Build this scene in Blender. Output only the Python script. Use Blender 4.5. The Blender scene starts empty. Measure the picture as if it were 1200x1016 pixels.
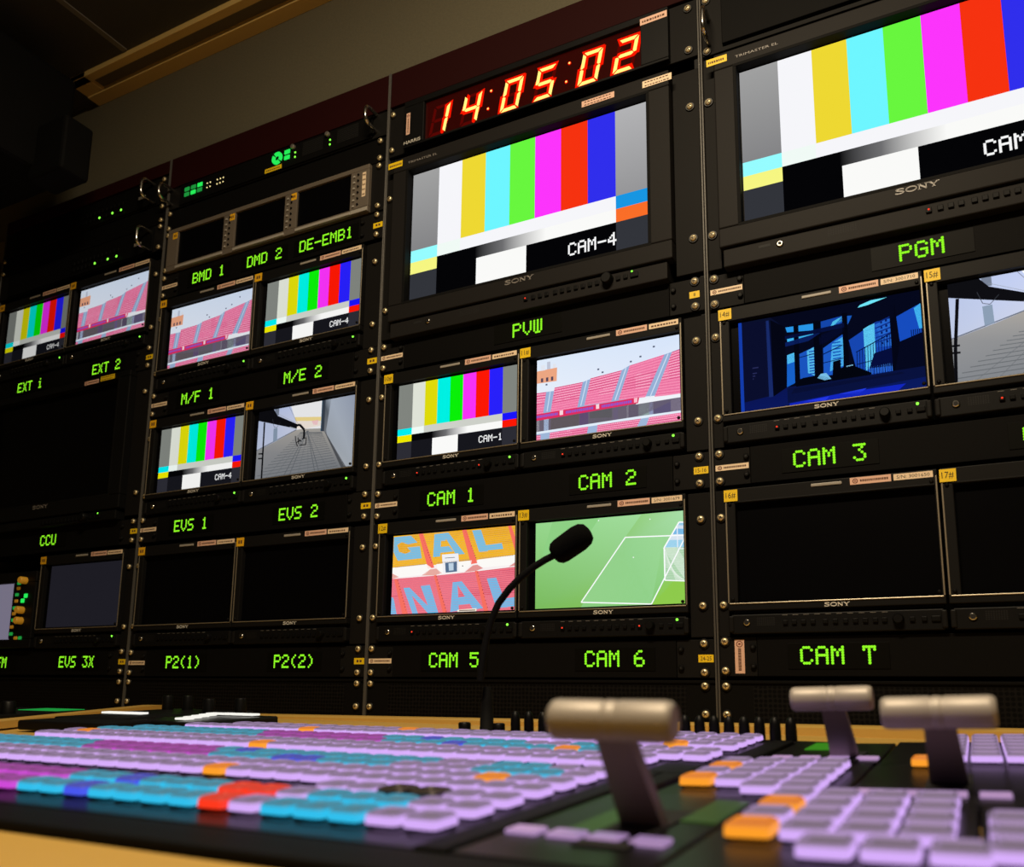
import bpy, bmesh, math, random
from mathutils import Vector, Matrix
random.seed(7)
S = bpy.context.scene
COL = S.collection
PI = math.pi

# ------------------------------------------------------------------ camera
CX, CY, CZ = 0.80549, -1.05882, -0.06346
YAW, PITCH_, ROLL = 0.511606, 0.181044, 0.0204914
def cam_axes():
    cy, sy, cp, sp = math.cos(YAW), math.sin(YAW), math.cos(PITCH_), math.sin(PITCH_)
    f = Vector((-sy*cp, cy*cp, sp)); r = Vector((cy, sy, 0)); u = r.cross(f)
    cr, sr = math.cos(ROLL), math.sin(ROLL)
    return cr*r+sr*u, -sr*r+cr*u, f
_r, _u, _f = cam_axes()
cd = bpy.data.cameras.new('camera'); cam = bpy.data.objects.new('camera', cd); COL.objects.link(cam)
cam.matrix_world = Matrix(((_r.x,_u.x,-_f.x,CX),(_r.y,_u.y,-_f.y,CY),(_r.z,_u.z,-_f.z,CZ),(0,0,0,1)))
cd.sensor_fit = 'HORIZONTAL'; cd.sensor_width = 36.0
cd.lens = 1045.568/1200*36
cd.shift_x = 43.585/1200; cd.shift_y = 127.571/1200
cd.clip_start = 0.01
cd.dof.use_dof = True; cd.dof.focus_distance = 1.16; cd.dof.aperture_fstop = 8.5
S.camera = cam
# ------------------------------------------------------------------ world, lamps, exposure
w = bpy.data.worlds.new('world'); S.world = w; w.use_nodes = True
w.node_tree.nodes['Background'].inputs[0].default_value = (0.9, 0.75, 0.5, 1)
w.node_tree.nodes['Background'].inputs[1].default_value = 0.004
def lamp(name, kind, loc, energy, color, size=0.1, target=None, **kw):
    l = bpy.data.lights.new(name, kind); l.energy = energy; l.color = color
    if kind == 'AREA': l.size = size
    elif kind in ('POINT', 'SPOT'): l.shadow_soft_size = size
    for k, v in kw.items(): setattr(l, k, v)
    o = bpy.data.objects.new(name, l); COL.objects.link(o); o.location = loc
    if target: o.rotation_euler = (Vector(target)-Vector(loc)).to_track_quat('-Z', 'Y').to_euler()
    return o
lamp('ceiling_lamp', 'AREA', (0.62, -0.95, 1.19), 19.5, (1.0, 0.81, 0.56), 0.5, target=(0.60, -0.62, 0.0), shape='RECTANGLE', size_y=0.10)
S.view_settings.view_transform = 'Standard'; S.view_settings.look = 'None'
S.view_settings.exposure = 0.0; S.view_settings.gamma = 1.0
S.view_settings.use_curve_mapping = False

# ------------------------------------------------------------------ materials
def lin(c):
    return tuple(((x/12.92) if x <= 0.04045 else ((x+0.055)/1.055)**2.4) for x in c)
def srgb(r, g, b): return lin((r/255, g/255, b/255))
MATS = {}
def mat(name, col, rough=0.5, metal=0.0, emit=None, es=0.0, bump=0.0, bscale=300.0, spec=0.5, vary=0.0):
    m = bpy.data.materials.new(name); m.use_nodes = True
    nt = m.node_tree; b = nt.nodes['Principled BSDF']
    b.inputs['Base Color'].default_value = (*col, 1); b.inputs['Roughness'].default_value = rough
    b.inputs['Metallic'].default_value = metal; b.inputs['Specular IOR Level'].default_value = spec
    if emit:
        b.inputs['Emission Color'].default_value = (*emit, 1); b.inputs['Emission Strength'].default_value = es
    if bump or vary:
        tc = nt.nodes.new('ShaderNodeTexCoord'); n = nt.nodes.new('ShaderNodeTexNoise')
        n.inputs['Scale'].default_value = bscale; n.inputs['Detail'].default_value = 3
        nt.links.new(tc.outputs['Object'], n.inputs['Vector'])
        if bump:
            bp = nt.nodes.new('ShaderNodeBump'); bp.inputs['Strength'].default_value = bump; bp.inputs['Distance'].default_value = 0.001
            nt.links.new(n.outputs['Fac'], bp.inputs['Height']); nt.links.new(bp.outputs['Normal'], b.inputs['Normal'])
        if vary:
            mx = nt.nodes.new('ShaderNodeMix'); mx.data_type = 'RGBA'
            mx.inputs[6].default_value = (*[c*(1-vary) for c in col], 1); mx.inputs[7].default_value = (*[min(1, c*(1+vary)) for c in col], 1)
            nt.links.new(n.outputs['Fac'], mx.inputs[0]); nt.links.new(mx.outputs[2], b.inputs['Base Color'])
    MATS[name] = m; return m
def glow(name, col, st):
    m = bpy.data.materials.new(name); m.use_nodes = True; nt = m.node_tree
    nt.nodes.remove(nt.nodes['Principled BSDF'])
    e = nt.nodes.new('ShaderNodeEmission'); e.inputs[0].default_value = (*col, 1); e.inputs[1].default_value = st
    nt.links.new(e.outputs[0], nt.nodes['Material Output'].inputs[0]); MATS[name] = m; return m
mat('bezel', srgb(33, 31.5, 30.5), 0.55, bump=0.08, bscale=900, spec=0.10)
mat('bezel_dark', srgb(15, 15, 15), 0.5, bump=0.08, bscale=900, spec=0.15)
mat('bezel_small', srgb(23, 22.5, 22), 0.5, bump=0.08, bscale=900, spec=0.12)
mat('header_maroon', srgb(40, 8, 8), 0.7, bump=0.1, bscale=700, spec=0.1)
mat('panel_black', srgb(15, 14.5, 14), 0.6, bump=0.1, bscale=700, spec=0.06)
mat('ear_black', srgb(25, 24, 23), 0.55, bump=0.1, bscale=900, spec=0.08)
mat('rail_grey', srgb(88, 86, 82), 0.4, metal=0.2)
mat('rack_black', srgb(15, 15, 16), 0.6, spec=0.2)
mat('deep_black', srgb(10, 10, 10), 0.7)
mat('glass_black', srgb(6, 6, 8), 0.2, spec=0.25)
mat('glass_off', srgb(6, 6, 8), 0.3, spec=0.10)
mat('window_black', srgb(10, 10, 7), 0.5, spec=0.08)
mat('button_black', srgb(14, 14, 14), 0.5, spec=0.12)
mat('knob_black', srgb(10, 10, 10), 0.45, spec=0.2)
mat('rubber_black', srgb(10, 10, 10), 0.75, spec=0.15)
mat('foam_black', srgb(7, 7, 7), 0.95, bump=0.8, bscale=1200, spec=0.1)
mat('edge_highlight', srgb(170, 160, 140), 0.35, metal=0.6)
mat('brass', srgb(240, 222, 175), 0.35, metal=0.6)
mat('brass_slot', srgb(60, 45, 25), 0.5)
mat('chrome', srgb(225, 222, 215), 0.2, metal=1.0)
mat('washer', srgb(12, 12, 12), 0.45)
mat('silver', srgb(190, 185, 175), 0.35, metal=0.8)
mat('silver_paint', srgb(165, 160, 150), 0.4)
mat('logo_silver', srgb(225, 220, 205), 0.4, emit=srgb(225, 220, 205), es=0.04)
mat('logo_dim', srgb(150, 145, 140), 0.4)
mat('print_grey', srgb(120, 116, 110), 0.6)
mat('ink', srgb(30, 22, 16), 0.7)
mat('ink_brown', srgb(95, 60, 40), 0.7)
mat('ink_red', srgb(120, 45, 30), 0.7)
mat('sticker_yellow', srgb(255, 215, 20), 0.5, bump=0.05)
mat('sticker_orange', srgb(250, 190, 30), 0.5)
mat('sticker_cream', srgb(250, 225, 190), 0.55, bump=0.05)
mat('sticker_pink', srgb(240, 195, 170), 0.55, bump=0.05)
mat('panel_grey', srgb(106, 97, 86), 0.5, bump=0.08, bscale=900)
mat('wall_paint', srgb(104, 98, 78), 0.9, bump=0.5, bscale=220, vary=0.14)
mat('ceiling_panel', srgb(74, 72, 68), 0.95, bump=0.6, bscale=400, vary=0.08)
mat('ceiling_seam', srgb(120, 116, 108), 0.8)
mat('trim_beige', srgb(236, 200, 122), 0.6)
mat('slot_grey', srgb(105, 95, 75), 0.7)
mat('desk_beige', srgb(206, 166, 82), 0.5, bump=0.06, bscale=250, vary=0.04)
mat('console_black', srgb(22, 22, 22), 0.33, spec=0.12)
mat('console_matte', srgb(13, 13, 13), 0.6, bump=0.15, bscale=900, spec=0.12)
mat('handle_metal', srgb(186, 178, 168), 0.5, metal=0.25, bump=0.04, bscale=1500)
mat('lever_metal', srgb(128, 118, 110), 0.45, metal=0.1)
mat('floor_vinyl', srgb(60, 60, 62), 0.7)
mat('key_dark', srgb(60, 52, 46), 0.3)
glow('led_green', (0.30, 1.0, 0.02), 1.0)
glow('led_dot_green', (0.22, 1.0, 0.05), 2.0)
glow('led_dot_red', (1.0, 0.05, 0.02), 1.2)
glow('led_dot_yellow', (1.0, 0.8, 0.35), 1.2)
glow('key_green', (0.02, 0.85, 0.10), 1.0)
glow('key_green_dim', (0.02, 0.45, 0.07), 0.6)
glow('digit_core', (1.0, 0.74, 0.17), 1.5)
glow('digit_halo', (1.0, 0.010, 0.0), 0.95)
glow('digit_off', (0.09, 0.002, 0.001), 1.0)  # dark red unlit segments, emission raised for the glow of lit ones
glow('white_key', (0.95, 0.93, 0.85), 1.0)
mat('clock_window', srgb(28, 5, 4), 0.15, emit=(0.020, 0.0008, 0.0004), es=1.0)
mat('scope_screen', srgb(20, 20, 24), 0.3, emit=srgb(120, 115, 135), es=0.9)
mat('green_lcd_bright', srgb(20, 60, 15), 0.4, emit=srgb(52, 130, 24), es=0.8, spec=.2)
mat('green_lcd', srgb(30, 45, 25), 0.4, emit=srgb(70, 105, 45), es=0.35, spec=.2)
mat('amber_knob', srgb(215, 165, 60), 0.4, emit=srgb(180, 120, 20), es=0.25)
mat('flat_key', srgb(120, 100, 125), 0.4, emit=srgb(205, 165, 225), es=0.55)
# picture material: what a lit screen shows
pm = bpy.data.materials.new('screen_picture'); pm.use_nodes = True
_nt = pm.node_tree; _nt.nodes.remove(_nt.nodes['Principled BSDF'])
_a = _nt.nodes.new('ShaderNodeAttribute'); _a.attribute_name = 'Col'
_e = _nt.nodes.new('ShaderNodeEmission'); _nt.links.new(_a.outputs['Color'], _e.inputs[0]); _nt.links.new(_e.outputs[0], _nt.nodes['Material Output'].inputs[0])
MATS['screen_picture'] = pm
# perforated metal
def perforated():
    m = mat('perforated', srgb(14, 14, 14), 0.55, spec=0.1); nt = m.node_tree; b = nt.nodes['Principled BSDF']
    tc = nt.nodes.new('ShaderNodeTexCoord'); mp = nt.nodes.new('ShaderNodeMapping'); mp.inputs['Scale'].default_value = (1, 0, 1)
    v = nt.nodes.new('ShaderNodeTexVoronoi'); v.inputs['Scale'].default_value = 190; v.inputs['Randomness'].default_value = 0.15
    r = nt.nodes.new('ShaderNodeValToRGB'); r.color_ramp.elements[0].position = 0.36; r.color_ramp.elements[1].position = 0.44
    r.color_ramp.elements[0].color = (0.001, 0.001, 0.001, 1); r.color_ramp.elements[1].color = (*srgb(19, 18, 18), 1)
    nt.links.new(tc.outputs['Object'], mp.inputs[0]); nt.links.new(mp.outputs[0], v.inputs['Vector'])
    nt.links.new(v.outputs['Distance'], r.inputs[0]); nt.links.new(r.outputs[0], b.inputs['Base Color'])
perforated()
mat('key_gap', srgb(14, 13, 16), 0.5)
KEYC = {'V': ((214, 172, 250), (112, 96, 118)), 'C': ((40, 190, 236), (52, 122, 142)), 'M': ((205, 70, 215), (128, 48, 126)),
        'B': ((66, 84, 238), (58, 66, 168)), 'R': ((255, 52, 22), (226, 44, 20)), 'O': ((255, 158, 34), (238, 124, 14)), 'W': ((245, 240, 255), (150, 140, 160))}
for k, (s, t) in KEYC.items():
    mat('key_side_'+k, (0.05, 0.05, 0.05), 0.5, emit=srgb(*s), es=1.0, spec=0.08)
    mat('key_top_'+k, (0.05, 0.05, 0.05), 0.35, emit=srgb(*t), es=0.7, spec=0.12)
    mat('key_edge_'+k, (0.05, 0.05, 0.05), 0.5, emit=srgb(*[a*.45+b*.55 for a, b in zip(s, t)]), es=0.85, spec=0.08)

# ------------------------------------------------------------------ mesh builder
class MB:
    def __init__(s): s.v = []; s.f = []; s.m = []; s.c = []; s.mats = []; s.smooth = []
    def mi(s, m):
        if m not in s.mats: s.mats.append(m)
        return s.mats.index(m)
    def add(s, vs, fs, m, col=None, smooth=False):
        o = len(s.v); s.v += [tuple(p) for p in vs]; i = s.mi(m)
        for f in fs:
            s.f.append([o+k for k in f]); s.m.append(i); s.smooth.append(smooth)
            s.c.append(col)
        return s
    def box(s, x0, x1, y0, y1, z0, z1, m, bev=0.0, seg=2):
        if bev <= 0:
            vs = [(x0,y0,z0),(x1,y0,z0),(x1,y1,z0),(x0,y1,z0),(x0,y0,z1),(x1,y0,z1),(x1,y1,z1),(x0,y1,z1)]
            return s.add(vs, [(0,3,2,1),(4,5,6,7),(0,1,5,4),(1,2,6,5),(2,3,7,6),(3,0,4,7)], m)
        bm = bmesh.new(); bmesh.ops.create_cube(bm, size=1)
        for v in bm.verts: v.co = Vector(((x0+x1)/2+v.co.x*(x1-x0), (y0+y1)/2+v.co.y*(y1-y0), (z0+z1)/2+v.co.z*(z1-z0)))
        bmesh.ops.bevel(bm, geom=list(bm.edges), offset=bev, segments=seg, affect='EDGES', profile=0.5)
        bm.verts.index_update()
        s.add([v.co for v in bm.verts], [[v.index for v in f.verts] for f in bm.faces], m); bm.free(); return s
    def frame(s, x0, x1, z0, z1, a0, a1, b0, b1, yf, yb, m, bev=0.001):
        # rectangular ring: outer x0..x1,z0..z1; opening a0..a1,b0..b1; front at yf, back at yb
        s.box(x0, x1, yf, yb, b1, z1, m, bev); s.box(x0, x1, yf, yb, z0, b0, m, bev)
        s.box(x0, a0, yf, yb, b0, b1, m, bev); s.box(a1, x1, yf, yb, b0, b1, m, bev); return s
    def lathe(s, prof, m, axis='z', n=20, loc=(0,0,0), smooth=True, caps=True):
        # prof: list of (radius, height) from bottom to top
        vs = []
        for r, h in prof:
            for i in range(n):
                a = 2*PI*i/n; p = (r*math.cos(a), r*math.sin(a), h)
                if axis == 'y': p = (p[0], -p[2], p[1])
                if axis == 'x': p = (p[2], p[0], p[1])
                vs.append((p[0]+loc[0], p[1]+loc[1], p[2]+loc[2]))
        fs = []
        for j in range(len(prof)-1):
            for i in range(n):
                fs.append((j*n+i, j*n+(i+1)%n, (j+1)*n+(i+1)%n, (j+1)*n+i))
        s.add(vs, fs, m, smooth=smooth)
        if caps:
            s.add([vs[i] for i in range(n)], [tuple(range(n))[::-1]], m)
            s.add([vs[(len(prof)-1)*n+i] for i in range(n)], [tuple(range(n))], m)
        return s
    def tube(s, pts, rad, m, n=10, smooth=True):
        pts = [Vector(p) for p in pts]; rs = rad if isinstance(rad, (list, tuple)) else [rad]*len(pts)
        vs = []; up = Vector((0, 0.37, 0.93)).normalized(); prev = None
        for i, p in enumerate(pts):
            t = (pts[min(i+1, len(pts)-1)]-pts[max(i-1, 0)]).normalized()
            a = (prev - t*prev.dot(t)).normalized() if prev else t.cross(up if abs(t.dot(up)) < .9 else Vector((1,0,0))).normalized()
            prev = a; b = t.cross(a)
            for k in range(n):
                an = 2*PI*k/n; vs.append(p+(a*math.cos(an)+b*math.sin(an))*rs[i])
        fs = []
        for j in range(len(pts)-1):
            for k in range(n): fs.append((j*n+k, j*n+(k+1)%n, (j+1)*n+(k+1)%n, (j+1)*n+k))
        s.add(vs, fs, m, smooth=smooth)
        s.add(vs[:n], [tuple(range(n))[::-1]], m); s.add(vs[-n:], [tuple(range(n))], m); return s
    def prism(s, poly, a0, a1, m, plane='yz'):
        n = len(poly)
        def P(q, a): return (a, q[0], q[1]) if plane == 'yz' else ((q[0], a, q[1]) if plane == 'xz' else (q[0], q[1], a))
        vs = [P(q, a0) for q in poly]+[P(q, a1) for q in poly]
        fs = [tuple(range(n))[::-1], tuple(range(n, 2*n))]+[(i, (i+1)%n, n+(i+1)%n, n+i) for i in range(n)]
        return s.add(vs, fs, m)
    def flat(s, pts, y, m): # polygon in the XZ plane facing -Y
        return s.add([(x, y, z) for x, z in pts], [tuple(range(len(pts)))], m)
    def rect(s, x0, x1, z0, z1, y, m): return s.flat([(x0,z0),(x1,z0),(x1,z1),(x0,z1)], y, m)
    def mesh(s, name):
        me = bpy.data.meshes.new(name); me.from_pydata(s.v, [], s.f)
        for m in s.mats: me.materials.append(MATS[m])
        me.polygons.foreach_set('material_index', s.m)
        me.polygons.foreach_set('use_smooth', s.smooth)
        if any(c is not None for c in s.c):
            at = me.color_attributes.new('Col', 'FLOAT_COLOR', 'CORNER')
            for p, c in zip(me.polygons, s.c):
                for k, li in enumerate(p.loop_indices):
                    cc = c[k] if (c and isinstance(c[0], (tuple, list))) else (c or (0, 0, 0))
                    at.data[li].color = (*cc, 1)
        me.update()
        return me
def thing(name, label, cat, loc=(0,0,0), group=None, rot=(0,0,0), kind=None):
    o = bpy.data.objects.new(name, None); COL.objects.link(o); o.empty_display_size = 0.02
    o.location = loc; o.rotation_euler = rot; o['label'] = label; o['category'] = cat
    if group: o['group'] = group
    if kind: o['kind'] = kind
    return o
CACHE = {}
def part(name, mb, parent, label=None, key=None, loc=None):
    if key and key in CACHE: me = CACHE[key]
    else:
        if callable(mb): mb = mb()
        me = mb.mesh(name)
        if key: CACHE[key] = me
    o = bpy.data.objects.new(name, me); COL.objects.link(o); o.parent = parent
    if loc: o.location = loc
    if label: o['label'] = label
    return o
def single(name, mb, label, cat, loc=(0,0,0), group=None, rot=(0,0,0)):
    o = bpy.data.objects.new(name, mb.mesh(name)); COL.objects.link(o); o.location = loc; o.rotation_euler = rot
    o['label'] = label; o['category'] = cat
    if group: o['group'] = group
    return o
def struct(name, mb, label=None, cat=None):
    o = bpy.data.objects.new(name, mb.mesh(name)); COL.objects.link(o); o['kind'] = 'structure'
    o['label'] = label or name.replace('_', ' '); o['category'] = cat or name.split('_')[0]
    return o

# ------------------------------------------------------------------ lettering
_dg = None
TXT = {}
def font_mesh(s):
    if s in TXT: return TXT[s]
    cu = bpy.data.curves.new('t', 'FONT'); cu.body = s; cu.size = 1.0; cu.resolution_u = 2
    ob = bpy.data.objects.new('t', cu); COL.objects.link(ob)
    dg = bpy.context.evaluated_depsgraph_get(); dg.update()
    me = bpy.data.meshes.new_from_object(ob.evaluated_get(dg))
    vs = [(v.co.x, v.co.y) for v in me.vertices]; fs = [tuple(p.vertices) for p in me.polygons]
    bpy.data.objects.remove(ob); bpy.data.curves.remove(cu); bpy.data.meshes.remove(me)
    if vs:
        x0 = min(v[0] for v in vs); x1 = max(v[0] for v in vs); y0 = min(v[1] for v in vs); y1 = max(v[1] for v in vs)
        vs = [((x-x0)/(x1-x0), (y-y0)/(y1-y0)) for x, y in vs]
    TXT[s] = (vs, fs); return TXT[s]
def text(mb, s, x0, x1, z0, z1, y, m, vertical=False):
    vs, fs = font_mesh(s)
    if vertical: mb.add([(x0+(1-v)*(x1-x0), y, z1-(1-u)*(z1-z0)) if False else (x1-v*(x1-x0), y, z0+u*(z1-z0)) for u, v in vs], fs, m)
    else: mb.add([(x0+u*(x1-x0), y, z0+v*(z1-z0)) for u, v in vs], fs, m)
def ribbon(mb, pts, wd, y, m):
    for (a, b), (c, d) in zip(pts[:-1], pts[1:]):
        dx, dz = c-a, d-b; L = math.hypot(dx, dz) or 1e-9; nx, nz = -dz/L*wd/2, dx/L*wd/2
        ex, ez = dx/L*wd*.15, dz/L*wd*.15
        mb.flat([(a+nx-ex, b+nz-ez), (a-nx-ex, b-nz-ez), (c-nx+ex, d-nz+ez), (c+nx+ex, d+nz+ez)][::-1], y, m)
def serif_logo(mb, x0, x1, z0, z1, y, m):
    # wide slab-serif S O N Y
    W = x1-x0; H = z1-z0
    def q(pts): return [(x0+a*W, z0+b*H) for a, b in pts]
    tk, tn = H*.26, H*.15
    sp = [(.195,.80),(.18,.93),(.11,.97),(.035,.90),(.03,.72),(.10,.56),(.17,.44),(.205,.27),(.16,.08),(.08,.03),(.02,.10),(.015,.24)]
    ribbon(mb, q(sp), tk*.85, y, m)
    n = 18; ring = []
    for i in range(n+1):
        a = 2*PI*i/n; ring.append((.375+.115*math.cos(a), .5+.45*math.sin(a)))
    ribbon(mb, q(ring), tk, y, m)
    ribbon(mb, q([(.56,.03),(.56,.97)]), tn, y, m); ribbon(mb, q([(.55,.95),(.72,.05)]), tk*1.1, y, m); ribbon(mb, q([(.715,.03),(.715,.97)]), tn, y, m)
    for a, b in ((.525,.03),(.525,.97),(.68,.97)): ribbon(mb, q([(a,b),(a+.07,b)]), tn*.7, y, m)
    ribbon(mb, q([(.80,.95),(.89,.48)]), tk, y, m); ribbon(mb, q([(.975,.95),(.89,.48)]), tn, y, m); ribbon(mb, q([(.89,.5),(.89,.03)]), tk, y, m)
    for a, b in ((.765,.97),(.94,.97),(.85,.03)): ribbon(mb, q([(a,b),(a+.08,b)]), tn*.7, y, m)
G57 = {
'A':['01110','10001','10001','11111','10001','10001','10001'],'B':['11110','10001','10001','11110','10001','10001','11110'],
'C':['01110','10001','10000','10000','10000','10001','01110'],'D':['11110','10001','10001','10001','10001','10001','11110'],
'E':['11111','10000','10000','11110','10000','10000','11111'],'F':['11111','10000','10000','11110','10000','10000','10000'],
'G':['01110','10001','10000','10111','10001','10001','01110'],'M':['10001','11011','10101','10101','10001','10001','10001'],
'P':['11110','10001','10001','11110','10000','10000','10000'],'S':['01111','10000','10000','01110','00001','00001','11110'],
'T':['11111','00100','00100','00100','00100','00100','00100'],'U':['10001','10001','10001','10001','10001','10001','01110'],
'V':['10001','10001','10001','10001','10001','01010','00100'],'W':['10101','10101','10101','10101','10101','10101','01110'],
'X':['10001','01010','01010','00100','01010','01010','10001'],'i':['00100','00000','01100','00100','00100','00100','01110'],
'1':['00100','01100','00100','00100','00100','00100','01110'],'2':['01110','10001','00001','00110','01000','10000','11111'],
'3':['11111','00010','00100','00010','00001','10001','01110'],'4':['00010','00110','01010','10010','11111','00010','00010'],
'5':['11111','10000','11110','00001','00001','10001','01110'],'6':['00110','01000','10000','11110','10001','10001','01110'],
'7':['11111','10101','00100','00100','00100','00100','00100'],'(':['00010','00100','01000','01000','01000','00100','00010'],
')':['01000','00100','00010','00010','00010','00100','01000'],'/':['00001','00001','00010','00100','01000','10000','10000'],
'-':['00000','00000','00000','11111','00000','00000','00000'],' ':['00000']*7}
def dots(mb, s, cx, cz, y, m, px=0.0027, pz=0.0029, r=0.00165):
    n = len(s)*6-1; x0 = cx-(n-1)*px/2; z0 = cz+3*pz
    for i, ch in enumerate(s):
        for j, row in enumerate(G57[ch]):
            for k, b in enumerate(row):
                if b == '1':
                    x = x0+(i*6+k)*px; z = z0-j*pz
                    mb.flat([(x+r*math.cos(a*PI/4), z+r*math.sin(a*PI/4)) for a in range(8)], y, m)

# ------------------------------------------------------------------ pictures on the screens
def clip01(poly):
    for ax, lim, sg in ((0,0,1),(0,1,-1),(1,0,1),(1,1,-1)):
        out = []
        for i in range(len(poly)):
            a, b = poly[i-1], poly[i]; da, db = (a[ax]-lim)*sg, (b[ax]-lim)*sg
            if da >= 0 and db >= 0: out.append(b)
            elif da >= 0 > db or db >= 0 > da:
                t = da/(da-db); p = tuple(a[k]+(b[k]-a[k])*t for k in range(len(a))); out.append(p)
                if db >= 0: out.append(b)
        poly = out
        if not poly: break
    return poly
class Canvas:
    def __init__(s, w, h, gain=1.0): s.w, s.h, s.g = w, h, gain; s.mb = MB(); s.layer = 0
    def up(s): s.layer += 1; return s
    def col(s, c): return tuple(x*s.g for x in srgb(*c))
    def poly(s, pts, c):
        if isinstance(c[0], (tuple, list)): q = [(p[0], p[1], *s.col(k)) for p, k in zip(pts, c)]
        else: cc = s.col(c); q = [(p[0], p[1], *cc) for p in pts]
        ar = sum(q[i-1][0]*q[i][1]-q[i][0]*q[i-1][1] for i in range(len(q)))
        if ar < 0: q = q[::-1]
        q = clip01(q)
        if len(q) < 3: return
        s.mb.add([(p[0]*s.w, -s.layer*2e-5, p[1]*s.h) for p in q], [tuple(range(len(q)))], 'screen_picture', [p[2:] for p in q])
    def rect(s, u0, u1, v0, v1, c): s.poly([(u0,v0),(u1,v0),(u1,v1),(u0,v1)], c)
    def line(s, pts, wd, c):
        asp = s.w/s.h
        for (a, b), (e, d) in zip(pts[:-1], pts[1:]):
            dx, dz = (e-a)*asp, d-b; L = math.hypot(dx, dz) or 1e-9; nu, nv = -dz/L*wd/2/asp, dx/L*wd/2
            s.poly([(a+nu,b+nv),(a-nu,b-nv),(e-nu,d-nv),(e+nu,d+nv)], c)
    def text(s, t, u, v, ph, c, pw=None):
        pw = pw or ph*s.h/s.w
        for i, ch in enumerate(t):
            for j, row in enumerate(G57[ch]):
                for k, b in enumerate(row):
                    if b == '1': s.rect(u+(i*6+k)*pw, u+(i*6+k+1.08)*pw, v+(6-j)*ph, v+(7.08-j)*ph, c)
def lerp(a, b, t): return tuple(x+(y-x)*t for x, y in zip(a, b))
def quad(q, u, v): # q TL TR BR BL ; v 0 at top
    return lerp(lerp(q[0], q[1], u), lerp(q[3], q[2], u), v)

def pic_bars(cv, name, bright=False):
    b = 1/8; k = (1-2*b)/7
    gr = (128,132,126) if not bright else (150,150,152)
    cs = [(222,226,214),(222,218,10),(0,240,226),(10,240,8),(246,50,246),(252,24,4),(40,32,250)] if not bright else \
         [(246,246,250),(238,216,50),(110,246,255),(104,246,62),(252,52,252),(246,50,16),(48,46,236)]
    v1, v2, v3 = .402, .312, .222
    if bright:
        cv.poly([(0,v1),(b,v1),(b,1),(0,1)], [(132,132,134),(132,132,134),(160,160,160),(160,160,160)])
        cv.poly([(1-b,v1),(1,v1),(1,1),(1-b,1)], [(150,150,152),(150,150,152),(178,178,180),(178,178,180)])
    else:
        cv.rect(0, b, v1, 1, gr); cv.rect(1-b, 1, v1, 1, gr)
    for i, c in enumerate(cs): cv.rect(b+i*k, b+(i+1)*k, v1, 1, c)
    cv.rect(0, b, v2, v1, (0,236,240) if not bright else (150,252,255)); cv.rect(b, 2*b-.02, v2, v1, (240,250,245))
    cv.rect(2*b-.02, 1-b, v2, v1, (205,208,200) if not bright else (246,246,250)); cv.rect(1-b, 1, v2, v1, (24,20,250) if not bright else (24,150,226))
    cv.rect(0, b, v3, v2, (236,232,0) if not bright else (246,246,130))
    cv.rect(1-b, 1, v3, v2, (252,24,4) if not bright else (250,110,40))
    cv.rect(b, .30, v3, v2, (4,4,6))
    cv.poly([(.30,v3),(.42,v3),(.42,v2),(.30,v2)], [(6,6,8),(110,110,112),(110,110,112),(6,6,8)])
    cv.poly([(.42,v3),(.60,v3),(.60,v2),(.42,v2)], [(110,110,112),(250,250,248),(250,250,248),(110,110,112)])
    cv.rect(.60, 1-b, v3, v2, (250,250,248))
    dk = (44,44,52) if not bright else (50,52,58); bk = (22,22,28) if not bright else (4,4,6)
    cv.rect(0, b, 0, v3, dk); cv.rect(1-b, 1, 0, v3, dk)
    cv.rect(b, .305, 0, v3, bk); cv.rect(.305, .52, 0, v3, (250,250,248)); cv.rect(.52, 1-b, 0, v3, bk)
    cv.up(); cv.text(name, .69, .07, .0125 if not bright else .0125, (245,245,245), .0064)

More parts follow.
